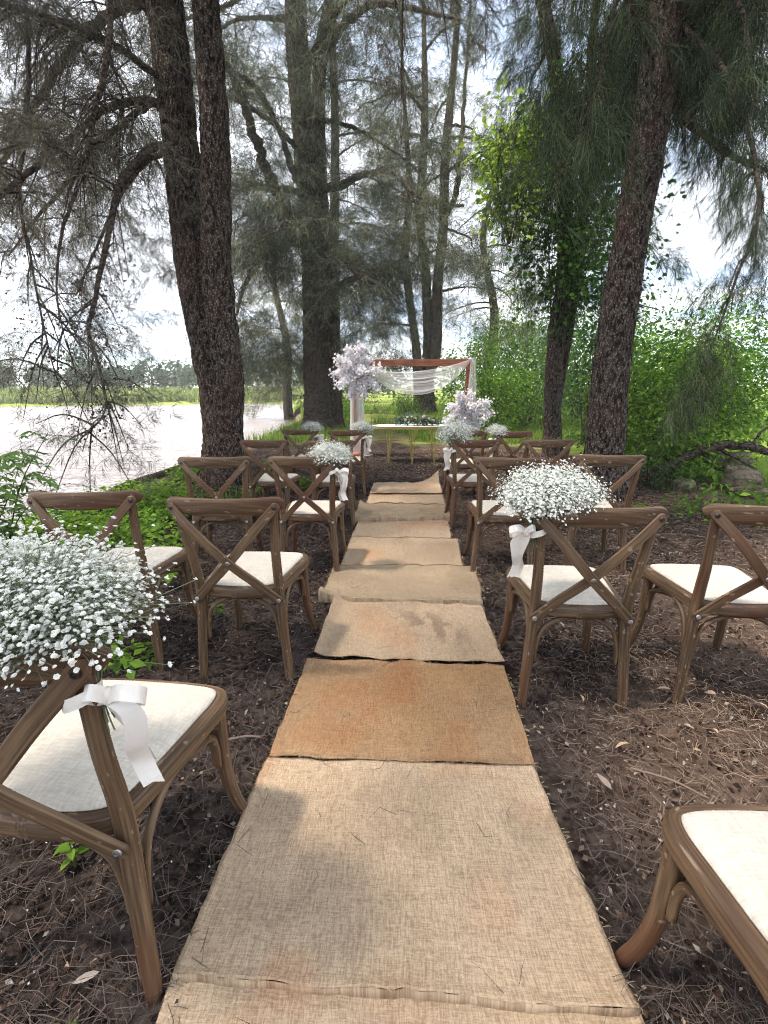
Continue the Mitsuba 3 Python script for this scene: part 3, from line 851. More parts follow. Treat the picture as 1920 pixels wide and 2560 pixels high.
def small_flower(seed):
    r = rng_of(seed)
    B = Bag()
    for ring in range(2):
        g0 = r.uniform(0, 6)
        for k in range(5):
            g = g0 + k * 2 * PI / 5
            o = np.array([math.cos(g), math.sin(g), 0])
            sd = np.array([-math.sin(g), math.cos(g), 0])
            R = 0.5 if ring == 0 else 0.34
            h = (0.16 if ring == 0 else 0.28) * r.uniform(0.6, 1.3)
            v = np.array([[0, 0, 0.03 * ring], o * R * 0.55 - sd * 0.25 + [0, 0, h], o * R + [0, 0, h * 1.05], o * R * 0.55 + sd * 0.25 + [0, 0, h]])
            B.add(v, [[0, 1, 2], [0, 2, 3]], np.array([[0.82, 0.78, 0.77], [0.86, 0.85, 0.86], [0.87, 0.87, 0.88], [0.86, 0.85, 0.86]]))
    m, c, _ = B.get()
    return m[0], m[1], c


def build_blossom_spray(center, twigs, seed, text):
    """A spray of cherry-like branches tied to a post: twigs = (direction x, direction z, length)."""
    r = rng_of(seed)
    key = numbered('blossom_spray')
    c0 = np.array(center, float)
    pos, dirs = [], []
    for dx, dz, L in twigs:
        d = norm(np.array([[dx, -0.35 + r.normal() * 0.25, dz]]))[0]
        p = spline([c0 + r.normal(size=3) * 0.04, c0 + d * L * 0.5 + [0, -0.05, 0.03], c0 + d * L * 0.92 * r.uniform(0.8, 1.1) + [0, -0.06, -0.02]], 10)
        v, f, uv = tube(p, np.linspace(0.008, 0.003, 10), 5)
        put(f'{key}__branch', (v, f), 'm_limb', smooth=True)
        n = int(230 * L / 0.5)
        t = r.uniform(0.18, 1.02, n)
        q = np.stack([np.interp(t, np.linspace(0, 1, 10), p[:, i]) for i in range(3)], -1) + r.normal(size=(n, 3)) * 0.050
        pos.append(q)
        dirs.append(norm(r.normal(size=(n, 3)) + [0, -0.9, 0.2]))
    pos, dirs = np.vstack(pos), np.vstack(dirs)
    n = len(pos)
    rot = rotations(np.arctan2(dirs[:, 1], dirs[:, 0]), np.arccos(np.clip(dirs[:, 2], -1, 1)), np.zeros(n))
    rot = np.einsum('nij,njk->nik', rot, rotations(r.uniform(0, 6.28, n), np.zeros(n), np.zeros(n)))
    B = Bag()
    var = r.integers(0, 3, n)
    for k in range(3):
        q = var == k
        v, f, c = small_flower(70 + k)
        B.add(*scatter(v, f, c, pos[q], rot[q], r.uniform(0.038, 0.056, q.sum()), np.stack([r.uniform(0.93, 1.02, q.sum()), r.uniform(0.93, 1.02, q.sum()), r.uniform(0.95, 1.03, q.sum())], -1)))
    lab(B.put(f'{key}__blossom', 'm_petal'), kind='stuff')
    lab(key, text, 'blossom spray')


def leaf_shape(fold=0.12, curve=0.15, wide=0.42):
    """A leaf along +x, length 1, folded at the midrib. (v, f)"""
    xs, ws = np.array([0, 0.22, 0.5, 0.78, 1.0]), np.array([0.02, 0.75, 1.0, 0.62, 0.0]) * wide / 2
    z = -curve * xs**2
    v = np.vstack([np.stack([xs, xs * 0, z], -1), np.stack([xs[1:4], ws[1:4], z[1:4] + fold * ws[1:4] * 2], -1), np.stack([xs[1:4], -ws[1:4], z[1:4] + fold * ws[1:4] * 2], -1)])
    f = [[0, 1, 5], [1, 2, 6], [1, 6, 5], [2, 3, 7], [2, 7, 6], [3, 4, 7]]
    f += [[a if a < 5 else a + 3, c if c < 5 else c + 3, b if b < 5 else b + 3] for a, b, c in f]
    return v, np.array(f)


def leaf_lite(wide=0.45):
    """A four-triangle leaf."""
    v = np.array([[0, 0, 0], [0.45, wide / 2, 0.05], [0.45, -wide / 2, 0.05], [0.5, 0, -0.02], [1, 0, -0.1]])
    return v, np.array([[0, 3, 1], [0, 2, 3], [3, 4, 1], [3, 2, 4]])


def build_table():
    key = numbered('ceremony_table')
    cx, cy, zt, a, b = 0.56, 9.72, 0.475, 0.80, 0.40
    g = np.linspace(0, 2 * PI, 72, endpoint=False)
    el = lambda k, z: np.stack([cx + np.cos(g) * (a - k), cy + np.sin(g) * (b - k), g * 0 + z], -1)
    put(f'{key}__table_top', loft([el(0.012, zt - 0.004), el(0.006, zt - 0.002), el(0.006, zt + 0.004), el(0.012, zt + 0.006)]), 'm_white_gloss', smooth=30)
    put(f'{key}__gold_rim', loft([el(0.02, zt - 0.045), el(0, zt - 0.043), el(0, zt + 0.006), el(0.005, zt + 0.007), el(0.0065, zt - 0.005), el(0.02, zt - 0.006)]), 'm_brass', smooth=30)
    for lx, ly in ((-0.44, -0.26), (0.0, -0.33), (0.42, -0.26), (-0.44, 0.24), (0.02, 0.3), (0.42, 0.24)):
        B = Bag()
        foot = np.array([cx + lx * 1.06, cy + ly * 1.1, -0.262])
        for dx, dy in ((-0.06, 0.0), (0.06, 0.0), (0.0, 0.07 * (-1 if ly > 0 else 1))):
            v, f, _ = tube([foot + [dx * 0.12, dy * 0.12, 0], foot + [dx * 0.12, dy * 0.12, 0.02], np.array([cx + lx + dx, cy + ly + dy, zt - 0.044])], 0.006, 6)
            B.add(v, f)
        v, f, _ = tube([foot + [-0.012, 0, 0.006], foot + [0.012, 0, 0.006]], 0.007, 6)
        B.add(v, f)
        B.put(f'{key}__hairpin_leg', 'm_brass', smooth=40)
    lab(key, 'oval white topped table with gold rim and thin brass hairpin legs', 'table')
    # floral runner on the table
    r = rng_of(40)
    key = numbered('table_garland')
    n = 520
    u = r.uniform(-1, 1, n)
    pos = np.stack([0.665 + u * 0.44, 9.66 + r.normal(size=n) * 0.075, 0.49 + np.abs(r.normal(size=n)) * 0.085 * (1.25 - u * u) + 0.01], -1)
    pos[:, 2] = np.minimum(pos[:, 2], 0.49 + 0.22 * (1.1 - u * u * 0.7))
    v, f = leaf_lite(0.62)
    col = np.where(r.random((n, 1)) < 0.55, np.array([[0.055, 0.085, 0.06]]), np.array([[0.14, 0.19, 0.15]])) * r.uniform(0.7, 1.35, (n, 1))
    V, F, C = scatter(v, f, np.ones((len(v), 3)), pos, rotations(r.uniform(0, 6.28, n), r.uniform(-1.2, 0.4, n), r.uniform(-0.6, 0.6, n)), r.uniform(0.05, 0.095, n), col)
    lab(put(f'{key}__leaves', (V, F), 'm_leaf', color=C), kind='stuff')
    for x, z, s, col in ((0.42, 0.60, 0.075, (0.80, 0.62, 0.50)), (0.50, 0.555, 0.06, (0.84, 0.80, 0.74)), (0.62, 0.62, 0.08, (0.80, 0.64, 0.53)), (0.80, 0.66, 0.085, (0.82, 0.66, 0.56)), (0.98, 0.58, 0.075, (0.84, 0.76, 0.66)),
                         (0.47, 0.66, 0.05, (0.86, 0.84, 0.80)), (0.72, 0.56, 0.05, (0.84, 0.80, 0.72)), (0.90, 0.63, 0.055, (0.86, 0.84, 0.80)), (0.56, 0.68, 0.05, (0.84, 0.82, 0.76))):
        B = Bag()
        for ring in range(4):
            for k in range(6):
                g0 = k * PI / 3 + ring * 0.5
                o, sd = np.array([math.cos(g0), math.sin(g0), 0]), np.array([-math.sin(g0), math.cos(g0), 0])
                R, h = 0.5 - 0.11 * ring, 0.05 + 0.10 * ring
                w = np.array([[0, 0, h * 0.4], o * R * 0.8 - sd * R * 0.5 + [0, 0, h + 0.12], o * R + [0, 0, h + 0.17], o * R * 0.8 + sd * R * 0.5 + [0, 0, h + 0.12]])
                B.add((w @ rotations(np.array([-PI / 2]), np.array([1.05]), np.array([0]))[0].T) * s + [x, 9.60, z - 0.01], [[0, 1, 2], [0, 2, 3]], np.array(col) * (1 - 0.06 * ring))
        B.put(f'{key}__rose', 'm_petal')
    lab(key, 'long floral garland of eucalyptus leaves and blush roses lying on the table', 'garland')


# ------------------------------------------------------------------ she-oak foliage
def needle_spray(seed, kind):
    """One hanging spray about 1 m across: a twig with side shoots and thin drooping needles. Twig along +x, gravity along -z. (v, f, c)"""
    r = rng_of(seed)
    B = Bag()
    L = 0.62
    ax = spline([(0, 0, 0), (L * 0.5, 0.02, 0.03), (L, 0.0, -0.10 if kind != 'hang' else -0.28)], 7)
    brown = np.array([0.10, 0.078, 0.062])
    v, f, _ = tube(ax, np.linspace(0.0045, 0.0015, 7), 3, caps=False)
    B.add(v, f, brown)
    st, dr0 = [], []
    nside = 9 if kind != 'hang' else 8
    for k in range(nside):
        t = 0.12 + 0.88 * k / (nside - 1)
        b = np.array([np.interp(t, np.linspace(0, 1, 7), ax[:, i]) for i in range(3)])
        g = r.uniform(0, 6.28)
        d = norm(np.array([[0.9, math.cos(g) * 0.9, math.sin(g) * 0.7]]))[0]
        l = r.uniform(0.14, 0.30) * (1.1 - 0.4 * t)
        e = b + d * l + [0, 0, -0.04]
        w = norm(np.cross(d, [[0, 0, 1.0]]))[0] * 0.0016
        B.add(np.array([b - w, b + w, e]), [[0, 1, 2]], brown)
        m = {'puff': 10, 'fine': 9, 'hang': 11}[kind]
        tt = r.uniform(0.25, 1.0, m)
        st.append(b + (e - b) * tt[:, None])
        dr0.append(norm(d * 0.9 + r.normal(size=(m, 3)) * (0.62 if kind != 'hang' else 0.4) + [0, 0, -0.15 if kind != 'hang' else -0.7]))
    st, d = np.vstack(st), np.vstack(dr0)
    n = len(st)
    ln = r.uniform(0.10, 0.22, n) if kind != 'hang' else r.uniform(0.22, 0.46, n)
    sag = (0.35 if kind != 'hang' else 1.0) * r.uniform(0.5, 1.2, n)
    p1 = st + d * (ln * 0.5)[:, None] + np.stack([0 * ln, 0 * ln, -sag * ln * 0.12], -1)
    p2 = st + norm(d + np.stack([0 * ln, 0 * ln, -sag * 0.9], -1)) * ln[:, None] + np.stack([0 * ln, 0 * ln, -sag * ln * 0.15], -1)
    w = norm(np.cross(d, r.normal(size=(n, 3)))) * (0.0030 if kind != 'hang' else 0.0030)
    V = np.stack([st - w * 0.7, st + w * 0.7, p1 - w, p1 + w, p2], 1).reshape(-1, 3)
    F = ((np.arange(n) * 5)[:, None, None] + np.array([[0, 1, 3], [0, 3, 2], [2, 3, 4]])).reshape(-1, 3)
    base = {'puff': np.array([0.150, 0.163, 0.115]), 'fine': np.array([0.172, 0.172, 0.132]), 'hang': np.array([0.068, 0.090, 0.050])}[kind]
    c = base * r.uniform(0.55, 1.45, (n, 1)) * np.where(r.random((n, 1)) < 0.15, np.array([[1.35, 1.1, 0.85]]), 1.0)
    B.add(V, F, np.repeat(c, 5, 0))
    m_, c_, _ = B.get()
    return m_[0], m_[1], c_


SPRAYS = {k: [needle_spray(200 + 10 * i + j, k) for j in range(4)] for i, k in enumerate(('puff', 'fine', 'hang'))}


def bark_trunk(rows, sides=40, step=0.045, seed=0, rough=0.035, flare=0.0):
    """A trunk along rows (x, y, z, r) with furrowed bark as relief. (v, f)"""
    rows = np.asarray(rows, float)
    L = np.linalg.norm(np.diff(rows[:, :3], axis=0), axis=1).sum()
    q = spline(rows, int(np.clip(L / step, 8, 260)))
    p, r = q[:, :3], q[:, 3]
    t, a, b = frames(p)
    g = np.arange(sides) * 2 * PI / sides
    dirs = np.cos(g)[None, :, None] * a[:, None] + np.sin(g)[None, :, None] * b[:, None]
    S = p[:, None] + dirs * r[:, None, None]
    n1 = 0.5 + (meshkit.fbm(np.concatenate([S[..., :2] * 16, S[..., 2:] * 2.6], -1), 2, seed) - 0.5) * 1.2 + (meshkit.fbm(np.concatenate([S[..., :2] * 42, S[..., 2:] * 14], -1), 2, seed + 3) - 0.5) * 0.7
    n2 = meshkit.fbm(np.concatenate([S[..., :2] * 3, S[..., 2:] * 1.1], -1), 2, seed + 7)
    k = 1 + rough * 2.6 * (np.abs(n1 - 0.5) * 2 - 0.3) + 0.12 * (n2 - 0.5)
    if flare:
        h = p[:, 2] - p[0, 2]
        k = k + (flare * np.exp(-h / 0.35))[:, None] * (0.35 + 0.65 * np.cos(g * 5 + seed)[None, :] ** 2)
    return loft(p[:, None] + dirs * (r[:, None] * k)[..., None])


def limb_mesh(rows, sides=7, seed=0, step=0.10):
    rows = np.asarray(rows, float)
    L = np.linalg.norm(np.diff(rows[:, :3], axis=0), axis=1).sum()
    q = spline(rows, int(np.clip(L / step, 6, 60)))
    r = rng_of(seed)
    p = q[:, :3] + np.vstack([np.zeros(3), r.normal(size=(len(q) - 2, 3)) * q[1:-1, 3:4] * 0.22, np.zeros(3)])
    v, f, _ = tube(p, np.maximum(q[:, 3], 0.004) * r.uniform(0.9, 1.1, len(q)), sides)
    return v, f


class Crown:
    """Twigs and sprays that grow along limbs."""

    def __init__(self, seed, kind, tint=(1, 1, 1)):
        self.r, self.kind, self.tint = rng_of(seed), kind, np.array(tint, float)
        self.pos, self.yaw, self.pit, self.sc = [], [], [], []
        self.twigs = Bag()

    def grow(self, limb, n_sec, sec_len, per, scale, start=0.25, spread=1.0, droop=0.3, toward=None):
        r = self.r
        q = spline(np.asarray(limb, float), 24)
        p = q[:, :3]
        tan = norm(np.gradient(p, axis=0))
        for _ in range(n_sec):
            t = r.uniform(start, 1.0)
            i = min(int(t * 23), 22)
            b = p[i] + (p[i + 1] - p[i]) * (t * 23 - i)
            d = tan[i] * 0.7 + r.normal(size=3) * 0.75 * spread + [0, 0, -0.1]
            if toward is not None:
                d = d + np.asarray(toward) * 0.6
            d = norm(d[None])[0]
            l = sec_len * r.uniform(0.5, 1.2)
            m = b + d * l * 0.5 + [0, 0, 0.02 * l]
            e = b + d * l + [0, 0, -droop * l]
            c = spline([b, m, e], 7)
            v, f, _ = tube(c, np.linspace(0.012, 0.004, 7) * (0.6 + 0.5 * min(scale, 2.2)), 4, caps=False)
            self.twigs.add(v, f)
            k = max(1, int(round(per * r.uniform(0.6, 1.4))))
            tt = r.uniform(0.15, 1.0, k)
            pts = np.stack([np.interp(tt, np.linspace(0, 1, 7), c[:, j]) for j in range(3)], -1)
            self.pos.append(pts)
            self.yaw.append(np.arctan2(d[1], d[0]) + r.normal(size=k) * 0.9)
            self.pit.append(np.clip(r.normal(size=k) * 0.35 + droop * 0.6, -0.6, 1.3))
            self.sc.append(scale * r.uniform(0.7, 1.3, k))

    def cloud(self, centre, radii, n, scale):
        """Sprays filling a ragged volume, most near its outside."""
        r = self.r
        d = norm(r.normal(size=(n, 3))) * (r.uniform(0.15, 1, (n, 1)) ** 0.5)
        pts = np.asarray(centre) + d * np.asarray(radii)
        keep = meshkit.noise(pts * (1.1 / max(scale, 0.8)) + 7, 5) > 0.36
        pts = pts[keep]
        k = len(pts)
        self.pos.append(pts)
        self.yaw.append(np.arctan2(d[keep, 1], d[keep, 0]) + r.normal(size=k) * 0.8)
        self.pit.append(np.clip(r.normal(size=k) * 0.4 + 0.25, -0.6, 1.3))
        self.sc.append(scale * r.uniform(0.7, 1.3, k))

    def finish(self, key):
        r = self.r
        if self.twigs.n:
            lab(self.twigs.put(f'{key}__twigs', 'm_limb', smooth=True), kind='stuff')
        pos, yaw, pit, sc = np.vstack(self.pos), np.concatenate(self.yaw), np.concatenate(self.pit), np.concatenate(self.sc)
        n = len(pos)
        var = r.integers(0, 4, n)
        low = np.clip((meshkit.noise(pos * 0.9, 9) - 0.3) * 1.6, 0, 1)[:, None]
        tint = self.tint * (0.72 + 0.5 * low) * r.uniform(0.85, 1.15, (n, 1)) * (1 + (low - 0.5) * np.array([[0.10, 0.02, -0.14]]))
        B = Bag()
        for k in range(4):
            q = var == k
            v, f, c = SPRAYS[self.kind][k]
            B.add(*scatter(v, f, c, pos[q], rotations(yaw[q], pit[q], r.normal(size=q.sum()) * 0.25), sc[q], tint[q]))
        lab(B.put(f'{key}__crown', 'm_needle'), kind='stuff')
        return n


# limbs and trunks: rows of (x, y, z, radius) in metres
LIMB = {
    'T1main': [(-2.2, 6.35, -0.19, 0.31), (-2.15, 6.35, 0.41, 0.25), (-2.15, 6.36, 0.88, 0.215), (-2.21, 6.42, 1.58, 0.2), (-2.34, 6.45, 2.55, 0.195), (-2.34, 6.45, 4.02, 0.195), (-2.36, 6.45, 5.31, 0.19), (-2.39, 6.5, 6.67, 0.16)],
    'T1second': [(-2.11, 6.3, 0.04, 0.2), (-2.01, 6.25, 0.68, 0.195), (-1.94, 6.2, 1.42, 0.185), (-1.97, 6.2, 2.5, 0.175), (-1.86, 6.2, 3.91, 0.155), (-1.85, 6.25, 5.19, 0.138), (-1.81, 6.3, 6.35, 0.11)],
    'L1': [(-2.54, 6.3, 3.89, 0.075), (-2.65, 6.0, 3.63, 0.07), (-2.74, 5.7, 3.29, 0.06), (-2.74, 5.5, 3.0, 0.05), (-2.87, 5.3, 2.33, 0.042), (-2.95, 5.2, 1.98, 0.036), (-2.98, 5.15, 1.79, 0.032), (-2.89, 5.1, 1.32, 0.024), (-2.88, 5.05, 1.0, 0.016), (-3.09, 5.0, 0.76, 0.008)],
    'L2': [(-2.48, 6.3, 4.57, 0.06), (-2.71, 6.0, 4.62, 0.055), (-2.88, 5.7, 4.61, 0.05), (-3.03, 5.3, 4.47, 0.042), (-3.16, 4.9, 4.32, 0.034), (-3.19, 4.3, 4.01, 0.02)],
    'L3': [(-2.5, 6.3, 4.32, 0.07), (-2.7, 6.1, 4.22, 0.062), (-2.94, 5.9, 4.03, 0.056), (-3.18, 5.6, 3.62, 0.05), (-3.24, 5.4, 3.43, 0.045), (-3.52, 5.0, 2.94, 0.035), (-3.8, 4.7, 2.51, 0.02)],
    'L4': [(-2.64, 6.5, 4.38, 0.06), (-2.83, 6.6, 4.37, 0.055), (-3.51, 6.8, 4.11, 0.048), (-4.1, 7.0, 3.72, 0.04), (-4.61, 7.2, 3.46, 0.03), (-5.25, 7.4, 3.03, 0.016)],
    'L5': [(-2.64, 6.6, 5.4, 0.11), (-2.96, 6.9, 5.55, 0.1), (-3.34, 7.2, 5.65, 0.095), (-3.83, 7.5, 5.61, 0.09), (-4.64, 7.9, 5.27, 0.08), (-5.46, 8.3, 4.83, 0.065), (-6.13, 8.6, 4.4, 0.05), (-7.28, 9.0, 3.67, 0.03)],
    'L7': [(-2.6, 6.5, 3.88, 0.045), (-3.05, 6.8, 3.81, 0.04), (-3.53, 7.1, 3.52, 0.034), (-3.95, 7.3, 3.1, 0.026), (-4.45, 7.5, 2.53, 0.016)],
    'L8': [(-2.33, 5.4, 5.0, 0.05), (-2.43, 5.3, 4.59, 0.045), (-2.47, 5.25, 4.22, 0.042), (-2.66, 5.2, 3.67, 0.038), (-2.75, 5.15, 3.34, 0.034), (-2.9, 5.1, 2.97, 0.028), (-3.03, 5.0, 2.58, 0.022), (-3.12, 4.95, 2.09, 0.015), (-3.07, 4.9, 1.65, 0.008)],
    'L9': [(-3.34, 5.6, 4.96, 0.04), (-3.4, 5.5, 4.1, 0.034), (-3.6, 5.4, 3.12, 0.028), (-3.54, 5.3, 2.52, 0.02), (-3.46, 5.2, 1.83, 0.014), (-3.39, 5.15, 1.36, 0.008)],
    'T2main': [(-2.27, 17.0, -0.29, 0.576), (-2.26, 17.0, 0.25, 0.512), (-2.27, 17.0, 0.72, 0.48), (-2.26, 17.0, 2.75, 0.44), (-2.23, 17.0, 4.67, 0.384), (-2.33, 17.0, 7.62, 0.352), (-2.46, 17.0, 10.1, 0.32), (-2.48, 17.0, 11.97, 0.304), (-2.48, 17.0, 14.61, 0.24)],
    'T2second': [(-1.79, 17.4, -0.27, 0.36), (-1.81, 17.4, 2.79, 0.288), (-1.9, 17.4, 4.68, 0.24), (-1.99, 17.4, 8.15, 0.224), (-1.86, 17.3, 10.7, 0.192), (-1.43, 17.2, 12.27, 0.16), (-1.02, 17.0, 14.18, 0.112)],
    'T2l1': [(-2.86, 16.8, 5.84, 0.186), (-3.21, 16.4, 6.92, 0.167), (-3.67, 16.2, 8.18, 0.149), (-3.99, 16.0, 9.25, 0.124), (-4.41, 15.8, 10.07, 0.099), (-4.98, 15.5, 10.86, 0.074)],
    'T2l2': [(-1.84, 17.2, 10.84, 0.14), (-1.21, 17.0, 11.3, 0.126), (-0.62, 16.8, 11.6, 0.105), (0.06, 16.5, 11.55, 0.084), (1.15, 16.0, 11.06, 0.063), (2.08, 15.6, 10.64, 0.035)],
    'T2l3': [(-1.31, 16.8, 7.21, 0.12), (-0.66, 16.0, 7.18, 0.1), (0.26, 15.2, 6.98, 0.08), (0.79, 14.6, 6.28, 0.05), (1.09, 14.2, 5.96, 0.03)],
    'T2l4': [(-1.97, 16.6, 5.44, 0.11), (-1.41, 16.0, 5.23, 0.1), (-0.79, 15.3, 4.47, 0.08), (0.03, 14.8, 3.95, 0.05), (0.48, 14.5, 3.48, 0.03)],
    'T2l5': [(-2.68, 16.6, 7.41, 0.1), (-2.93, 16.0, 8.29, 0.085), (-3.4, 15.4, 9.04, 0.07), (-3.97, 15.0, 9.19, 0.05), (-4.6, 14.6, 9.24, 0.03)],
    'T2l6': [(-2.64, 16.6, 6.99, 0.1), (-3.28, 16.2, 6.96, 0.09), (-4.13, 15.8, 6.87, 0.07), (-4.68, 15.4, 6.98, 0.05)],
    'T2l7': [(-2.41, 16.4, 7.34, 0.09), (-2.12, 16.0, 7.79, 0.08), (-1.98, 15.7, 8.54, 0.07), (-1.69, 15.5, 9.09, 0.06), (-1.25, 15.3, 10.38, 0.05), (-1.05, 15.2, 11.32, 0.04)],
    'T2l8': [(-1.7, 17.2, 4.15, 0.12), (-1.11, 16.6, 4.52, 0.1), (-0.21, 16.2, 4.55, 0.07), (0.76, 16.0, 5.06, 0.05)],
    'T2l9': [(-2.71, 17.0, 5.78, 0.12), (-3.33, 16.6, 5.78, 0.1), (-4.18, 16.2, 4.56, 0.07), (-4.59, 16.0, 3.38, 0.04)],
    'T3a': [(2.24, 25.0, -0.24, 0.527), (2.19, 25.0, 0.4, 0.468), (2.12, 25.0, 1.73, 0.425), (2.58, 25.0, 2.88, 0.289), (2.64, 25.0, 6.16, 0.238), (2.83, 25.0, 8.32, 0.221), (2.84, 25.0, 11.14, 0.204), (3.11, 25.0, 14.55, 0.15), (3.28, 25.0, 17.66, 0.11), (3.35, 25.0, 20.25, 0.05)],
    'T3b': [(2.12, 25.2, 1.54, 0.34), (2.24, 25.2, 3.08, 0.255), (2.05, 25.2, 6.64, 0.221), (1.76, 25.3, 8.9, 0.196), (1.92, 25.4, 12.87, 0.17), (1.84, 25.5, 16.18, 0.1), (1.67, 25.5, 18.54, 0.06), (1.53, 25.5, 20.64, 0.03)],
    'T3c': [(1.85, 24.8, -0.03, 0.34), (1.65, 24.7, 2.73, 0.221), (1.19, 24.6, 5.74, 0.187), (1.04, 24.5, 7.59, 0.17), (1.21, 24.4, 9.67, 0.136), (0.94, 24.3, 13.1, 0.09), (0.8, 24.2, 15.29, 0.06), (0.71, 24.2, 17.53, 0.035)],
    'T3d': [(2.67, 25.0, 8.55, 0.14), (3.27, 24.8, 9.47, 0.13), (3.46, 24.6, 10.98, 0.12), (3.54, 24.5, 13.18, 0.08), (3.64, 24.4, 15.39, 0.06), (3.67, 24.4, 17.78, 0.03)],
    'T3l1': [(2.8, 25.0, 9.46, 0.1), (0.74, 23.0, 8.89, 0.08), (3.31, 22.0, 8.33, 0.07)],
    'T4': [(3.64, 10.23, -0.27, 0.21), (3.59, 10.23, 0.2, 0.185), (3.52, 10.23, 0.91, 0.175), (3.49, 10.2, 2.05, 0.17), (3.5, 10.2, 2.7, 0.165), (3.56, 10.15, 3.27, 0.16), (3.36, 10.1, 4.83, 0.14), (3.05, 10.1, 6.61, 0.12), (2.74, 10.1, 7.6, 0.105), (2.33, 10.1, 8.92, 0.08)],
    'T4b': [(3.68, 10.4, 0.86, 0.09), (3.8, 10.4, 2.53, 0.1), (3.86, 10.4, 3.99, 0.1), (3.88, 10.4, 5.35, 0.09), (3.78, 10.4, 6.91, 0.08), (3.77, 10.4, 8.34, 0.06)],
    'T5': [(2.92, 6.09, -0.18, 0.31), (2.85, 6.09, 0.21, 0.245), (2.81, 6.09, 0.46, 0.225), (2.77, 6.07, 1.32, 0.209), (2.78, 6.05, 2.1, 0.203), (2.81, 6.03, 2.83, 0.187), (2.87, 6.0, 3.81, 0.182), (2.88, 5.95, 4.98, 0.172), (2.88, 5.9, 6.15, 0.146)],
    'T5l1': [(3.0, 5.9, 4.75, 0.07), (3.13, 5.4, 4.18, 0.06), (3.16, 4.9, 3.47, 0.05), (3.09, 4.5, 2.87, 0.04), (3.0, 4.3, 2.49, 0.032), (2.81, 4.15, 2.05, 0.024), (2.69, 4.1, 1.62, 0.015), (2.54, 4.05, 1.18, 0.008)],
    'T5l2': [(2.57, 5.7, 4.51, 0.05), (2.12, 5.2, 4.57, 0.045), (1.91, 4.9, 4.24, 0.04), (1.79, 4.7, 3.67, 0.028), (1.65, 4.6, 3.34, 0.016), (1.55, 4.5, 2.96, 0.008)],
    'T5l3': [(2.92, 5.9, 5.04, 0.07), (3.08, 5.6, 5.0, 0.06), (3.22, 5.3, 4.51, 0.05), (3.21, 5.0, 3.93, 0.035), (3.19, 4.8, 3.43, 0.02)],
    'T5l4': [(2.98, 6.2, 4.37, 0.05), (3.75, 6.6, 4.13, 0.045), (4.54, 7.0, 4.0, 0.035), (5.18, 7.3, 3.98, 0.02)],
}


# ------------------------------------------------------------------ trees
for _n in LIMB:
    if _n[0] == 'L' or _n in ('T5l1', 'T5l2', 'T5l3'):
        LIMB[_n] = [(x, y, z, q * (0.62 if _n[0] == 'L' else 0.45)) for x, y, z, q in LIMB[_n]]


def root(limb, trunk):
    """The limb with its start carried on into the trunk it grows from."""
    q = spline(np.asarray(LIMB[trunk], float), 120)
    x, y, z, r = LIMB[limb][0]
    i = int(np.argmin(abs(q[:, 2] - (z - 0.12))))
    LIMB[limb] = [(*(q[i, :3] * 0.7 + np.array([x, y, z]) * 0.3), r * 1.15)] + LIMB[limb]


for _n in ('L1', 'L2', 'L3', 'L4', 'L5', 'L7'):
    root(_n, 'T1main')
for _n in ('T2l1', 'T2l3', 'T2l4', 'T2l5', 'T2l6', 'T2l7', 'T2l9'):
    root(_n, 'T2main')
for _n in ('T5l1', 'T5l2', 'T5l3', 'T5l4'):
    root(_n, 'T5')


def limbs_of(key, names, seed):
    for i, n in enumerate(names):
        v, f = limb_mesh(LIMB[n], 8, seed + i)
        put(f'{key}__limb', (v, f), 'm_limb', smooth=True)


def side_limbs(key, C, base, count, z0, z1, length, seed, sec, per, scale, rad=0.07, arc=(0, 6.28), rise=0.35, sec_len=0.9, droop=0.35):
    """Procedural limbs up a trunk (rows of LIMB) with twigs and sprays."""
    r = rng_of(seed)
    q = spline(np.asarray(base, float), 60)
    for k in range(count):
        z = z0 + (z1 - z0) * (k + r.random()) / count
        i = int(np.argmin(abs(q[:, 2] - z)))
        p0 = q[i, :3]
        g = r.uniform(*arc)
        l = length * r.uniform(0.6, 1.15)
        d = np.array([math.cos(g), math.sin(g), rise * r.uniform(0.2, 1.3)])
        rows = []
        for t in (0, 0.25, 0.5, 0.75, 1.0):
            rows.append((*(p0 + d * l * t + np.array([r.normal() * 0.06 * l * t, r.normal() * 0.06 * l * t, -droop * l * t * t])), rad * (1 - 0.85 * t) * r.uniform(0.8, 1.1)))
        v, f = limb_mesh(rows, 6, seed * 31 + k)
        put(f'{key}__limb', (v, f), 'm_limb', smooth=True)
        C.grow(rows, sec, sec_len, per, scale, 0.2)


def cones(key, limb, n, seed, spread=0.16):
    """Small woody cones along a hanging branch."""
    r = rng_of(seed)
    q = spline(np.asarray(limb, float), 60)
    v = np.array([[0, 0, 1], [1, 0, 0], [0, 1, 0], [-1, 0, 0], [0, -1, 0], [0, 0, -1.0]])
    f = np.array([[0, 1, 2], [0, 2, 3], [0, 3, 4], [0, 4, 1], [5, 2, 1], [5, 3, 2], [5, 4, 3], [5, 1, 4]])
    i = r.integers(28, 60, n)
    p = q[i, :3] + r.normal(size=(n, 3)) * spread * np.array([1, 1, 0.8])
    V, F, C = scatter(v, f, np.full((6, 3), 1.0), p, rotations(r.uniform(0, 6, n), r.uniform(0, 6, n), r.uniform(0, 6, n)), r.uniform(0.009, 0.016, n), np.array([[0.05, 0.038, 0.030]]) * r.uniform(0.6, 1.4, (n, 1)))
    lab(put(f'{key}__cones', (V, F), 'm_matte', color=C), kind='stuff')


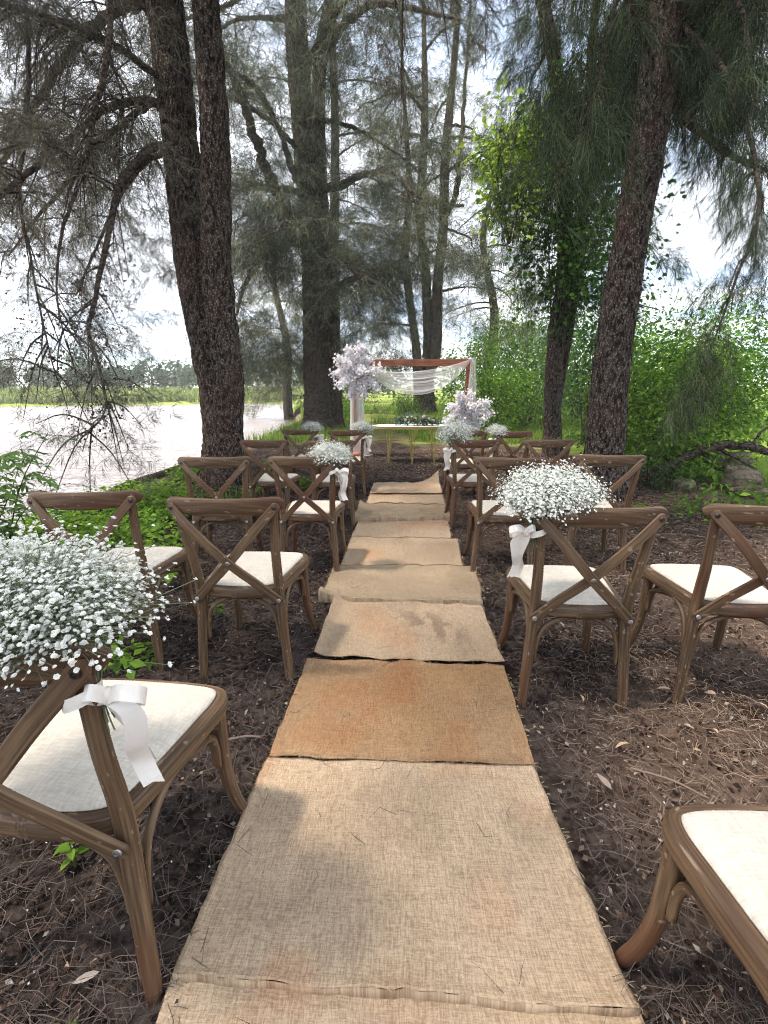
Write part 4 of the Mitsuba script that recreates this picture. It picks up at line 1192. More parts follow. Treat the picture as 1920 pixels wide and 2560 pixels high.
def build_trees():
    # twin trunk on the left
    k = numbered('she_oak_tree')
    put(f'{k}__trunk', bark_trunk(LIMB['T1main'], 48, 0.035, 1, 0.055, 0.20), 'm_bark', smooth=True)
    put(f'{k}__trunk', bark_trunk(LIMB['T1second'], 40, 0.035, 2, 0.06, 0.10), 'm_bark', smooth=True)
    limbs_of(k, ['L1', 'L2', 'L3', 'L4', 'L5', 'L7', 'L8', 'L9'], 300)
    C = Crown(51, 'fine', (0.92, 0.90, 0.92))
    for n, ns, sl, per, sc, st in (('L1', 34, 0.6, 2.0, 0.66, 0.25), ('L2', 24, 0.8, 3.5, 0.75, 0.25), ('L3', 28, 0.8, 3.5, 0.75, 0.25), ('L4', 26, 0.8, 3.5, 0.8, 0.25), ('L5', 27, 1.0, 3.5, 0.9, 0.2), ('L7', 22, 0.7, 3.4, 0.75, 0.2), ('L8', 24, 0.6, 2.4, 0.65, 0.15), ('L9', 26, 0.6, 2.4, 0.65, 0.1)):
        C.grow(LIMB[n], ns, sl, per, sc, st)
    C.cloud((-4.6, 7.4, 4.7), (2.4, 1.8, 1.5), 270, 0.85)
    C.cloud((-6.3, 9.0, 4.2), (2.6, 2.4, 2.7), 250, 1.0)
    C.cloud((-3.2, 8.2, 2.6), (0.9, 1.2, 0.9), 60, 0.8)
    side_limbs(k, C, LIMB['T1main'], 9, 5.2, 6.6, 4.2, 61, 10, 4, 1.25, 0.09, rise=0.6, sec_len=1.3)
    C.cloud((-2.6, 5.5, 8.4), (3.6, 3.4, 2.4), 300, 1.4)
    C.cloud((-3.7, 2.4, 7.2), (2.6, 2.4, 1.6), 300, 1.25)
    C.cloud((-4.0, 0.3, 6.6), (2.4, 2.0, 1.4), 230, 1.2)
    C.cloud((-2.4, -0.7, 6.6), (1.2, 0.9, 0.9), 90, 1.1)
    C.finish(k)
    for n, c in (('L1', 420), ('L8', 120), ('L9', 160)):
        cones(k, LIMB[n], c, 90 + c, 0.13)
    lab(k, 'tall she-oak with twin trunks by the water, drooping branches over the river', 'tree')
    # broad double trunk in the middle
    k = numbered('she_oak_tree')
    put(f'{k}__trunk', bark_trunk(LIMB['T2main'], 48, 0.07, 3, 0.06, 0.28), 'm_bark', smooth=True)
    put(f'{k}__trunk', bark_trunk(LIMB['T2second'], 36, 0.08, 4, 0.06, 0.20), 'm_bark', smooth=True)
    names = ['T2l1', 'T2l2', 'T2l3', 'T2l4', 'T2l5', 'T2l6', 'T2l7', 'T2l8', 'T2l9']
    limbs_of(k, names, 340)
    C = Crown(52, 'puff', (0.86, 0.90, 0.88))
    for n, ns, per in (('T2l1', 20, 5), ('T2l2', 11, 4), ('T2l3', 18, 5), ('T2l4', 18, 5), ('T2l5', 14, 4), ('T2l6', 14, 5), ('T2l7', 12, 4), ('T2l8', 20, 5), ('T2l9', 20, 6)):
        C.grow(LIMB[n], ns, 1.3, per, 1.35, 0.15)
    C.cloud((-4.3, 16.6, 3.9), (1.5, 1.6, 2.9), 300, 1.35)
    C.cloud((-4.2, 16.6, 2.5), (1.3, 1.4, 1.5), 190, 1.3)
    C.cloud((-3.0, 15.8, 6.2), (1.2, 1.0, 1.6), 100, 1.3)
    C.cloud((-2.2, 16.0, 5.4), (1.0, 0.5, 2.2), 70, 1.2)
    C.cloud((-0.4, 16.4, 5.0), (1.5, 1.5, 2.6), 220, 1.35)
    C.cloud((-0.2, 17.6, 2.9), (1.6, 1.6, 1.8), 150, 1.35)
    C.cloud((-4.0, 16.4, 10.0), (3.0, 2.5, 3.2), 240, 1.6)
    C.cloud((0.3, 16.6, 10.4), (2.6, 2.2, 2.6), 140, 1.6)
    side_limbs(k, C, LIMB['T2main'], 10, 5.0, 14.5, 4.5, 62, 8, 4, 1.6, 0.10, rise=0.3, sec_len=1.4)
    C.finish(k)
    lab(k, 'massive she-oak with a broad double trunk just left of the arbor', 'tree')
    # grey multi-stemmed tree behind the arbor
    k = numbered('she_oak_tree')
    for i, n in enumerate(('T3a', 'T3b', 'T3c')):
        put(f'{k}__trunk', bark_trunk(LIMB[n], 28, 0.11, 5 + i, 0.05, 0.12), 'm_bark', smooth=True)
    limbs_of(k, ['T3d', 'T3l1'], 360)
    C = Crown(53, 'puff', (0.95, 0.98, 0.98))
    for i, (n, z0) in enumerate((('T3a', 5.0), ('T3b', 5.5), ('T3c', 4.0))):
        side_limbs(k, C, LIMB[n], 11, z0, 15.5, 3.6, 63 + i, 7, 4, 1.6, 0.07, rise=0.5, sec_len=1.3)
    C.finish(k)
    lab(k, 'grey she-oak with several upright stems standing directly behind the arbor', 'tree')
    # slender trunk right of the arbor
    k = numbered('she_oak_tree')
    put(f'{k}__trunk', bark_trunk(LIMB['T4'], 30, 0.05, 9, 0.04, 0.16), 'm_bark', smooth=True)
    put(f'{k}__trunk', bark_trunk(LIMB['T4b'], 18, 0.08, 10, 0.04), 'm_bark', smooth=True)
    C = Crown(54, 'hang', (0.86, 0.92, 0.86))
    side_limbs(k, C, LIMB['T4'], 12, 2.6, 8.6, 1.8, 67, 6, 4, 0.9, 0.05, arc=(-0.9, 2.3), rise=0.35, sec_len=0.8)
    C.cloud((3.1, 10.2, 4.6), (0.9, 0.9, 2.0), 80, 0.95)
    C.cloud((3.4, 10.0, 6.8), (1.0, 1.0, 1.6), 60, 1.0)
    C.finish(k)
    lab(k, 'slender grey she-oak trunk right of the arbor, wrapped in climbing vine leaves higher up', 'tree')
    # thick leaning trunk on the right
    k = numbered('she_oak_tree')
    put(f'{k}__trunk', bark_trunk(LIMB['T5'], 48, 0.035, 12, 0.05, 0.16), 'm_bark', smooth=True)
    limbs_of(k, ['T5l1', 'T5l2', 'T5l3', 'T5l4'], 380)
    C = Crown(55, 'hang', (0.88, 0.90, 0.88))
    C.grow(LIMB['T5l1'], 44, 0.12, 2.6, 0.42, 0.12, 0.5, 1.0)
    C.grow(LIMB['T5l2'], 8, 0.3, 3.0, 0.7, 0.5, 0.7, 0.8)
    C.grow(LIMB['T5l3'], 20, 0.35, 3.2, 0.7, 0.05, 0.7, 0.8)
    C.grow(LIMB['T5l4'], 5, 0.4, 2, 0.7, 0.2, 0.9, 0.6)
    C.cloud((4.3, 7.6, 5.3), (1.3, 0.8, 0.7), 70, 0.9)
    C.cloud((2.3, 7.4, 5.0), (0.9, 0.6, 1.3), 60, 0.85)
    side_limbs(k, C, LIMB['T5'], 8, 4.6, 6.1, 3.2, 68, 10, 4, 1.0, 0.08, arc=(-0.6, 1.4), rise=0.7, sec_len=1.0)
    C.cloud((2.2, 4.2, 7.6), (2.6, 3.0, 1.6), 200, 1.3)
    C.finish(k)
    lab(k, 'thick dark she-oak leaning right, flaky bark speckled with pale lichen', 'tree')
    # background she-oaks
    bg = [(-2.6, 27, 0.36, 21, 'she-oak trunk standing just behind the broad double trunk, partly hidden by the flower spray', 0), (-6.6, 34, 0.35, 14, 'she-oak on the river bank seen between the twin trunk and the broad double trunk', 0),
          (6.3, 30, 0.35, 14, 'she-oak in the background just right of the grey stems behind the arbor', 1)]
    for i, (x, y, r0, h, text, kind) in enumerate(bg):
        k = numbered('she_oak_tree')
        z = gz(x, y) - 0.1
        rr = rng_of(700 + i)
        rows = [(x + rr.normal() * 0.15 * t * 3, y, z + h * t, r0 * (1 - 0.72 * t)) for t in (0, 0.15, 0.4, 0.7, 1.0)]
        put(f'{k}__trunk', bark_trunk(rows, 20, 0.2, 20 + i, 0.05, 0.2), 'm_bark', smooth=True)
        C = Crown(70 + i, 'puff', (1.0, 1.03, 0.92))
        side_limbs(k, C, rows, 15, z + (1.8 if kind == 0 else 3.5), z + h * 0.96, h * 0.26, 80 + i, 6, 3, 2.4, 0.06, rise=0.25, sec_len=1.5, droop=0.45)
        C.finish(k)
        lab(k, text, 'tree')


# ------------------------------------------------------------------ broad-leaved shrubs, vines, plants
def leafy(key, centre, radii, n, size, cols, seed, wide=0.5, clumps=60, droop=0.3, singles=0, stems=14, ground=None, rag=0.30, lite=True, name='leaf'):
    """A shrub: stems and leaf clumps; the 'singles' nearest leaves are parts of their own."""
    r = rng_of(seed)
    c0, R = np.array(centre, float), np.array(radii, float)
    d = norm(r.normal(size=(clumps, 3)))
    rad = r.uniform(0.35, 1.0, clumps) ** 0.55 * (1 + rag * r.normal(size=clumps) * 0.6)
    cl = c0 + d * rad[:, None] * R
    if ground is not None:
        cl[:, 2] = np.maximum(cl[:, 2], ground + 0.04)
    pick = r.integers(0, clumps, n)
    spread = R.mean() * 0.20 + size * 0.6
    pos = cl[pick] + r.normal(size=(n, 3)) * spread * np.array([1, 1, 0.7])
    if ground is not None:
        pos[:, 2] = np.maximum(pos[:, 2], ground + 0.02)
    out = pos - c0
    yaw = np.arctan2(out[:, 1], out[:, 0]) + r.normal(size=n) * 1.0
    pit = r.normal(size=n) * 0.45 + droop
    rol = r.normal(size=n) * 0.6
    sc = size * r.uniform(0.6, 1.25, n)
    cols = np.array(cols, float)
    col = cols[(r.random(n) * len(cols)).astype(int)] * r.uniform(0.75, 1.3, (n, 1)) * (0.8 + 0.5 * r.random(clumps)[pick][:, None])
    v, f = leaf_lite(wide) if lite else leaf_shape(wide=wide)
    rot = rotations(yaw, pit, rol)
    S = Bag()
    base = np.array([c0[0], c0[1], ground if ground is not None else c0[2] - R[2]])
    for h in cl[r.permutation(clumps)[:stems]]:
        b = base + r.normal(size=3) * np.array([R[0] * 0.15, R[1] * 0.15, 0])
        p = spline([b, b * 0.45 + h * 0.55 + [0, 0, 0.05 * R[2]], h], 7)
        a, g, _ = tube(p, np.linspace(0.012, 0.004, 7) * (0.6 + R.mean() * 0.5), 5, caps=False)
        S.add(a, g)
    lab(S.put(f'{key}__stems', 'm_limb', smooth=True), kind='stuff')
    order = np.argsort(np.linalg.norm(pos - np.array(EYE), axis=1) - sc * 4)
    one, rest = order[:singles], order[singles:]
    for i in one:
        put(f'{key}__{name}', (v @ (rot[i] * sc[i]).T + pos[i], f), 'm_leaf', color=np.broadcast_to(np.clip(col[i], 0, 1), (len(v), 3)))
    V, F, C = scatter(v, f, np.ones((len(v), 3)), pos[rest], rot[rest], sc[rest], col[rest])
    lab(put(f'{key}__foliage', (V, F), 'm_leaf', color=C), kind='stuff')


G_BRIGHT = [(0.13, 0.24, 0.030), (0.19, 0.31, 0.045), (0.10, 0.19, 0.030)]
G_MID = [(0.075, 0.15, 0.030), (0.10, 0.19, 0.035), (0.055, 0.12, 0.030)]
G_DEEP = [(0.04, 0.095, 0.028), (0.055, 0.12, 0.03), (0.035, 0.08, 0.03)]


def pinnate_shrub():
    """The leafy shrub at the left edge: feathered leaves of paired leaflets."""
    r = rng_of(55)
    key = numbered('pinnate_shrub')
    base = np.array([-2.92, 3.35, -0.15])
    S = Bag()
    lv, lf = leaf_shape(0.10, 0.25, 0.30)
    cnt = 0
    pend = []
    for k in range(26):
        tip = base + np.array([r.uniform(-0.6, 0.45), r.uniform(-0.45, 0.4), r.uniform(0.45, 1.08)])
        p = spline([base + r.normal(size=3) * [0.08, 0.08, 0], base * 0.5 + tip * 0.5 + [0, 0, 0.12], tip], 9)
        v, f, _ = tube(p, np.linspace(0.007, 0.0025, 9), 5, caps=False)
        S.add(v, f)
        for j in range(6):
            t = r.uniform(0.45, 1.0)
            b = np.array([np.interp(t, np.linspace(0, 1, 9), p[:, i]) for i in range(3)])
            g = r.uniform(0, 6.28)
            d = norm(np.array([[math.cos(g), math.sin(g), 0.25]]))[0]
            l = r.uniform(0.22, 0.34)
            rc = spline([b, b + d * l * 0.5 + [0, 0, 0.02], b + d * l + [0, 0, -0.06]], 7)
            v, f, _ = tube(rc, np.linspace(0.0022, 0.001, 7), 3, caps=False)
            S.add(v, f)
            for q in range(1, 7):
                for s in (-1, 1):
                    pend.append((rc[q], g + s * (0.95 - 0.06 * q), r.normal() * 0.2 + 0.15, s * 0.4 + r.normal() * 0.2, r.uniform(0.055, 0.085)))
            pend.append((rc[6], g, 0.2, 0, 0.08))
    lab(S.put(f'{key}__stems', 'm_limb', smooth=True), kind='stuff')
    pend.sort(key=lambda a: -a[0][0] + 0.3 * a[0][1])
    B = Bag()
    for i, (b, g, pi_, ro, l) in enumerate(pend):
        R = rotations(np.array([g]), np.array([pi_]), np.array([ro]))[0]
        v = lv @ (R * l).T + b
        col = np.array([0.10, 0.18, 0.05]) * r.uniform(0.7, 1.5)
        if i < 300:
            put(f'{key}__leaflet', (v, lf), 'm_leaf', color=np.broadcast_to(col, (len(v), 3)))
        else:
            B.add(v, lf, col)
    lab(B.put(f'{key}__foliage', 'm_leaf'), kind='stuff')
    lab(key, 'green shrub with feathered narrow leaflets at the left edge against the water', 'shrub')


def build_shrubs():
    pinnate_shrub()
    k = numbered('leafy_bush')
    leafy(k, (4.5, 7.5, 0.95), (1.0, 0.9, 1.15), 12000, 0.085, G_BRIGHT + G_BRIGHT + G_MID, 401, 0.5, 130, singles=300, stems=26, ground=-0.2)
    lab(k, 'big bright green leafy bush behind the stones right of the thick leaning trunk', 'bush')
    k = numbered('leafy_bush')
    leafy(k, (3.75, 6.6, 0.15), (0.55, 0.5, 0.40), 1300, 0.05, G_DEEP + G_MID, 402, 0.35, 60, singles=60, stems=30, ground=-0.17)
    lab(k, 'low dark tangled plant at the foot of the thick leaning trunk, beside the stones', 'bush')
    k = numbered('leafy_bush')
    leafy(k, (3.55, 4.9, 0.02), (0.45, 0.4, 0.22), 420, 0.085, G_BRIGHT + G_MID, 403, 0.55, 30, singles=120, stems=14, ground=-0.13)
    lab(k, 'small broad-leaved plant at the right edge just behind the cut off chair', 'bush')
    vines = [((3.35, 9.75, 4.3), (0.85, 0.6, 1.9), 4200, 0.12, G_MID + G_DEEP + G_MID, 'dark leafy vine climbing the slender trunk right of the arbor'),
             ((2.25, 9.3, 4.7), (0.55, 0.4, 1.05), 1500, 0.11, [(0.27, 0.38, 0.055), (0.19, 0.31, 0.05)], 'bright yellow green vine leaves hanging high, left of the slender trunk'),
             ((3.35, 7.6, 3.2), (0.4, 0.4, 1.5), 1300, 0.08, G_MID + G_DEEP, 'leafy vine hanging just right of the thick leaning trunk against the sky')]
    for i, (c, R, n, s, cols, text) in enumerate(vines):
        k = numbered('climbing_vine')
        leafy(k, c, R, n, s, cols, 410 + i, 0.7, 80, stems=10)
        lab(k, text, 'vine')
    back = [((3.5, 15.5, 0.8), (1.2, 1.1, 1.2), 1700, 0.13, G_BRIGHT + G_MID, 'green shrub behind the right arbor post'), ((5.2, 17.5, 1.5), (1.9, 1.6, 1.9), 2400, 0.16, G_MID + G_BRIGHT, 'tall green shrub in the sunlit grass, between the slender and the thick trunk'),
            ((5.4, 22, 2.1), (2.0, 2.0, 2.5), 2200, 0.2, G_BRIGHT + G_MID[:1], 'rounded green tree behind the shrubs right of the arbor'), ((8.5, 21, 2.4), (3.0, 2.5, 2.8), 3000, 0.2, G_BRIGHT, 'bright green tree in the clearing, seen right of the thick leaning trunk'),
            ((11.5, 16.5, 1.9), (2.6, 2.2, 2.3), 2600, 0.17, G_BRIGHT + G_MID, 'bright green bushes at the far right edge of the clearing'), ((1.05, 23.5, 0.4), (0.5, 0.5, 0.8), 600, 0.13, G_BRIGHT, 'small green bush beside the grass path seen under the swag'),
            ((7.6, 12.3, 1.1), (1.3, 1.2, 1.4), 2200, 0.12, G_BRIGHT, 'yellow green bush right behind the big leafy bush'), ((-1.9, 21.0, 0.25), (0.8, 0.8, 0.6), 900, 0.12, G_BRIGHT, 'low bright green bush left of the grass path behind the veiled post'),
            ((5.4, 12.9, 1.5), (0.55, 0.7, 1.7), 1100, 0.12, G_DEEP + G_MID, 'dark green shrub filling the gap between the slender and the thick trunk')]
    hedge = [((13.5, 32, 2.9), 'tallest green tree in the row at the far side of the sunlit clearing'), ((19.5, 30, 2.6), 'green tree in the far row, towards the right edge of the clearing'), ((25.5, 28, 2.6), 'green tree in the far row at the right edge of the photo'),
             ((6.0, 37, 2.0), 'round green tree in the far row, right of the grey stems behind the arbor'), ((-3.2, 44, 2.0), 'round green tree far down the path left of the arbor swag')]
    for i, (c, text) in enumerate(hedge):
        back.append((c[:2] + (c[2] * 0.72,), (3.3, 2.4, 2.1), 900, 0.40, G_MID + G_DEEP + G_BRIGHT[2:], text))
    for i, (c, R, n, s, cols, text) in enumerate(back):
        k = numbered('green_shrub')
        tone = rng_of(440 + i).uniform(0.62, 1.2) * np.array([rng_of(450 + i).uniform(0.8, 1.25), 1.0, rng_of(460 + i).uniform(0.8, 1.7)])
        leafy(k, c, R, int(n * 2.5), s * 0.78, np.array(cols) * tone, 430 + i, 0.6, 75, rag=0.45, stems=16, ground=gz(c[0], c[1]))
        lab(k, text, 'shrub')


def build_ground_plants():
    r = rng_of(500)
    # broad-leaved cover on the bank at the left
    n = 17000
    x, y = r.uniform(-3.4, -1.1, n), r.uniform(1.9, 8.5, n)
    keep = (meshkit.noise(np.stack([x * 1.6, y * 1.6, x * 0], -1), 61) > 0.30 + 0.34 * np.clip((x + 1.75) / 0.5, 0, 1) + 0.12 * np.clip((y - 5) / 2, 0, 1)) & (np.hypot(x + 2.15, y - 6.35) > 0.42)
    x, y = x[keep], y[keep]
    n = len(x)
    z = terrain(x, y) + r.uniform(0.02, 0.16, n) * np.clip(1.3 - 0.35 * (x + 2.6), 0.5, 1.4)
    v, f = leaf_lite(0.62)
    col = np.array(G_BRIGHT + G_BRIGHT[:2] + G_MID[:1])[r.integers(0, 6, n)] * r.uniform(0.85, 1.5, (n, 1))
    V, F, C = scatter(v, f, np.ones((len(v), 3)), np.stack([x, y, z], -1), rotations(r.uniform(0, 6.28, n), r.normal(size=n) * 0.35 + 0.1, r.normal(size=n) * 0.4), r.uniform(0.036, 0.075, n), col)
    k = put('ground_cover', (V, F), 'm_leaf', color=C)
    lab(k, 'bright green leafy ground cover on the river bank behind the left chairs', 'ground cover', kind='stuff')
    # grass
    B = Bag()

    def blades(x, y, h, w, cols):
        m = len(x)
        z = terrain(x, y)
        g = r.uniform(0, 6.28, m)
        lean = r.uniform(0.1, 0.6, m) * h
        b = np.stack([x, y, z - 0.01], -1)
        sd = np.stack([-np.sin(g), np.cos(g), 0 * g], -1) * (w / 2)[:, None]
        o = np.stack([np.cos(g), np.sin(g), 0 * g], -1)
        mid = b + o * (lean * 0.3)[:, None] + np.stack([0 * h, 0 * h, h * 0.6], -1)
        tip = b + o * lean[:, None] + np.stack([0 * h, 0 * h, h * 0.95], -1)
        V = np.stack([b - sd, b + sd, mid - sd * 0.7, mid + sd * 0.7, tip], 1).reshape(-1, 3)
        F = ((np.arange(m) * 5)[:, None, None] + np.array([[0, 1, 3], [0, 3, 2], [2, 3, 4]])).reshape(-1, 3)
        c = np.array(cols)[r.integers(0, len(cols), m)] * r.uniform(0.75, 1.3, (m, 1))
        B.add(V, F, np.repeat(c, 5, 0))

    gc = [(0.15, 0.27, 0.035), (0.20, 0.31, 0.055), (0.10, 0.19, 0.03), (0.26, 0.29, 0.09)]
    n = 1500
    x, y = r.uniform(-3.5, -1.5, n), r.uniform(2.0, 6.0, n)
    q = meshkit.noise(np.stack([x * 2.2, y * 2.2, x * 0], -1), 62) > 0.5
    blades(x[q], y[q], r.uniform(0.1, 0.32, q.sum()), np.full(q.sum(), 0.007), gc)
    n = 60000
    u = r.random(n) ** 1.6
    y = 12.6 + u * 25
    x = r.uniform(-4.5, 14, n) * np.clip(0.5 + y / 30, 0.6, 1.4)
    path = np.abs(x - 0.2 + 0.02 * y) < 0.9
    q = (meshkit.noise(np.stack([x * 0.6, y * 0.6, x * 0], -1), 63) > 0.22 + 0.5 * path + 0.5 * np.clip((14.2 - y) / 1.4, 0, 1)) & (x > shore_x(y) + 0.2)
    blades(x[q], y[q], r.uniform(0.10, 0.34, q.sum()) * (1 + y[q] / 60), 0.008 + y[q] * 0.0006, gc)
    n = 9000
    x, y = r.uniform(4.9, 10, n), r.uniform(5.2, 11, n)
    blades(x, y, r.uniform(0.06, 0.2, n), np.full(n, 0.009), gc)
    n = 4500                                                        # tall grass on the far bank
    x = r.uniform(-75, -9, n)
    y = far_shore(x) + r.random(n) ** 2 * 22 + 0.5
    blades(x, y, r.uniform(0.5, 1.5, n), np.full(n, 0.28), [(0.15, 0.22, 0.06), (0.21, 0.26, 0.09), (0.27, 0.28, 0.13)])
    k = B.put('grass', 'm_leaf')
    lab(k, 'green grass round the path and on both banks', 'grass', kind='stuff')
    # single seedlings on the mulch
    for i, (x, y, s, text) in enumerate(((-1.02, 3.0, 0.12, 'small bright seedling with broad leaves between the left chairs, near the third row'), (-0.98, 2.55, 0.07, 'tiny green seedling in the dark mulch beside the large bouquet'), (-0.85, 1.02, 0.05, 'tiny seedling in the mulch under the nearest left chair'),
                                         (-0.62, 0.62, 0.05, 'tiny green sprout in the mulch at the bottom left'), (-1.45, 3.05, 0.15, 'bright green plant with large pointed leaves behind the second row of left chairs'), (2.75, 5.0, 0.14, 'pale green strappy plant in front of the thick leaning trunk'))):
        k = numbered('seedling')
        z = gz(x, y)
        v, f = leaf_shape(0.15, 0.3, 0.55)
        for j in range(7):
            g = j * 2.4 + i
            put(f'{k}__leaf', (v @ (rotations(np.array([g]), np.array([-0.3 + 0.12 * j * 0.5]), np.array([0.1]))[0] * s * (0.7 + 0.08 * (j % 4))).T + [x, y, z + s * 0.5 + 0.01 * j], f), 'm_leaf', color=np.tile(np.array(G_BRIGHT[j % 3]), (len(v), 1)))
        st, sf, _ = tube([(x, y, z - 0.02), (x, y, z + s * 0.5 + 0.05)], [0.004, 0.002], 5)
        put(f'{k}__stem', (st, sf), 'm_leaf', color=np.tile([0.12, 0.2, 0.05], (len(st), 1)))
        lab(k, text, 'plant')


def build_litter():
    r = rng_of(600)

    def spots(n, x0, x1, y0, y1, power=1.6):
        y = y0 + (y1 - y0) * r.random(n) ** power
        x = r.uniform(x0, x1, n) * np.clip(0.45 + y / 5, 0.5, 1.3)
        return x, y

    def on_sack(x, y):
        return (x > -0.46 + 0.042 * y) & (x < 0.50 + 0.045 * y) & (y < 7)

    # fallen she-oak needles
    n = 72000
    x, y = spots(n, -2.6, 3.2, 0.35, 12.0, 1.9)
    q = (~on_sack(x, y) | (r.random(n) < 0.012)) & (x > -3.3)
    x, y = x[q], y[q]
    n = len(x)
    z = np.where(on_sack(x, y), -0.026 * y + 0.05, terrain(x, y) + r.uniform(0.010, 0.030, n))
    g = r.uniform(0, 6.28, n)
    l = r.uniform(0.025, 0.11, n)
    d = np.stack([np.cos(g), np.sin(g), r.normal(size=n) * 0.12], -1)
    sd = np.stack([-np.sin(g), np.cos(g), r.normal(size=n) * 0.6], -1)
    c = np.stack([x, y, z], -1)
    bend = sd * (r.normal(size=n) * 0.14 * l)[:, None]
    w = norm(sd) * (0.00058 + 0.00020 * y)[:, None]
    a, m, b = c - d * (l / 2)[:, None], c + bend + [0, 0, 0.003], c + d * (l / 2)[:, None]
    V = np.stack([a - w, a + w, m - w, m + w, b], 1).reshape(-1, 3)
    F = ((np.arange(n) * 5)[:, None, None] + np.array([[0, 1, 3], [0, 3, 2], [2, 3, 4]])).reshape(-1, 3)
    warm = np.clip((x - 0.6) / 0.6, 0, 1)[:, None]
    col = (np.array([[0.088, 0.070, 0.061]]) * (1 - warm) + np.array([[0.185, 0.135, 0.100]]) * warm) * r.uniform(0.4, 1.7, (n, 1))
    k = put('needle_litter', (V, F), 'm_matte', color=np.repeat(col, 5, 0))
    lab(k, 'fallen brown she-oak needles carpeting the mulch', 'needle litter', kind='stuff')
    # mulch crumbs
    n = 24000
    x, y = spots(n, -2.4, 3.0, 0.35, 9.0, 1.9)
    q = ~on_sack(x, y) & (x > -3.0)
    x, y = x[q], y[q]
    n = len(x)
    v = np.array([[0, 0, 0.7], [1, 0.1, 0], [-0.2, 0.9, 0.1], [-0.9, -0.3, 0], [0.3, -0.9, 0.05], [0, 0, -0.6]])
    f = np.array([[0, 1, 2], [0, 2, 3], [0, 3, 4], [0, 4, 1], [5, 2, 1], [5, 3, 2], [5, 4, 3], [5, 1, 4]])
    sz = r.uniform(0.003, 0.010, n) * (1 + 0.12 * y)
    P = np.stack([x, y, terrain(x, y) + 0.008 + sz * 0.3], -1)
    col = np.where(r.random((n, 1)) < 0.8, np.array([[0.040, 0.026, 0.021]]), np.array([[0.095, 0.060, 0.045]])) * r.uniform(0.5, 1.6, (n, 1))
    V, F, C = scatter(v, f, np.ones((6, 3)), P, rotations(r.uniform(0, 6, n), r.normal(size=n) * 0.5, r.normal(size=n) * 0.5), sz, col)
    k = put('mulch_crumbs', (V, F), 'm_matte', color=C)
    lab(k, 'dark crumbs of mulch and bark on the ground', 'mulch', kind='stuff')
    # pale gravel, petals and seeds
    n = 2800
    x, y = spots(n, -2.2, 3.0, 0.35, 9.0, 1.6)
    sz = r.uniform(0.0016, 0.0042, n) * (1 + 0.12 * y)
    sk = on_sack(x, y)
    q = ~sk | (r.random(n) < 0.07)
    x, y, sz, sk = x[q], y[q], np.where(sk, sz * 0.55, sz)[q], sk[q]
    n = len(x)
    P = np.stack([x, y, np.where(sk, -0.026 * y + 0.036, terrain(x, y) + 0.018)], -1)
    col = np.where(r.random((n, 1)) < 0.6, np.array([[0.42, 0.39, 0.35]]), np.array([[0.24, 0.19, 0.16]])) * r.uniform(0.6, 1.4, (n, 1))
    V, F, C = scatter(v * [1, 1, 0.6], f, np.ones((6, 3)), P, rotations(r.uniform(0, 6, n), r.normal(size=n) * 0.5, r.normal(size=n) * 0.5), sz, col)
    k = put('pale_gravel', (V, F), 'm_matte', color=C)
    lab(k, 'small pale bits of gravel and petals strewn over mulch and sacks', 'gravel', kind='stuff')
    # small broken bits of leaf
    n = 6500
    x, y = spots(n, -2.2, 3.4, 0.35, 9.0, 1.5)
    q = ~on_sack(x, y) & (r.random(n) < np.where(x > 0.4, 1.0, 0.35)) & (x > -3)
    x, y = x[q], y[q]
    n = len(x)
    fv, ff = leaf_lite(0.55)
    col = np.array([(0.20, 0.165, 0.135), (0.27, 0.20, 0.145), (0.14, 0.105, 0.085), (0.24, 0.215, 0.19)])[r.integers(0, 4, n)] * r.uniform(0.6, 1.3, (n, 1))
    V, F, C = scatter(fv, ff, np.ones((5, 3)), np.stack([x, y, terrain(x, y) + 0.022], -1), rotations(r.uniform(0, 6.28, n), r.normal(size=n) * 0.25, r.normal(size=n) * 0.5), r.uniform(0.008, 0.026, n), col)
    k = put('leaf_bits', (V, F), 'm_matte', color=C)
    lab(k, 'broken bits of dry leaves scattered over the mulch', 'leaf litter', kind='stuff')
    # dry leaves, each its own thing
    lv, lf = leaf_shape(0.3, 0.22, 0.40)
    spots_l = [(0.93, 1.02), (1.02, 1.36), (1.35, 1.52), (1.18, 1.72), (1.52, 1.62), (1.62, 1.40), (0.90, 1.50), (1.30, 1.95), (1.05, 2.02), (1.72, 1.75), (1.24, 1.16), (1.42, 1.25), (1.10, 0.92), (0.78, 1.22), (1.85, 1.95), (1.25, 2.3), (1.68, 2.2), (1.95, 2.5), (0.95, 2.4), (1.12, 2.75),
               (1.4, 2.9), (1.7, 3.1), (1.15, 3.2), (2.1, 3.0), (2.3, 2.4), (0.86, 2.9), (1.25, 1.48), (1.48, 1.42), (1.56, 1.30), (1.0, 1.72), (1.9, 1.5), (2.0, 1.9), (1.38, 1.75), (1.14, 1.58), (0.84, 1.75), (-0.62, 0.80), (-0.70, 0.58), (-1.05, 1.6), (-0.80, 1.75), (-0.55, 1.60), (-0.95, 2.05), (-0.75, 3.0), (2.2, 3.6), (1.3, 3.7), (0.98, 0.74)]
    for i, (x, y) in enumerate(spots_l):
        x, y = x + r.normal() * 0.03, y + r.normal() * 0.03
        k = numbered('dry_leaf')
        s = r.uniform(0.028, 0.065)
        col = np.array([(0.30, 0.215, 0.165), (0.25, 0.20, 0.17), (0.36, 0.25, 0.17), (0.27, 0.23, 0.20)][i % 4]) * r.uniform(0.75, 1.2)
        R = rotations(np.array([r.uniform(0, 6.28)]), np.array([r.normal() * 0.15]), np.array([r.normal() * 0.4]))[0]
        w = lv * [1, r.uniform(0.7, 1.3), r.uniform(0.5, 1.6)]
        put_key = mikit.ply((w @ (R * s).T + [x, y, gz(x, y) + 0.03], lf), 'm_matte', color=np.tile(col, (len(w), 1)))
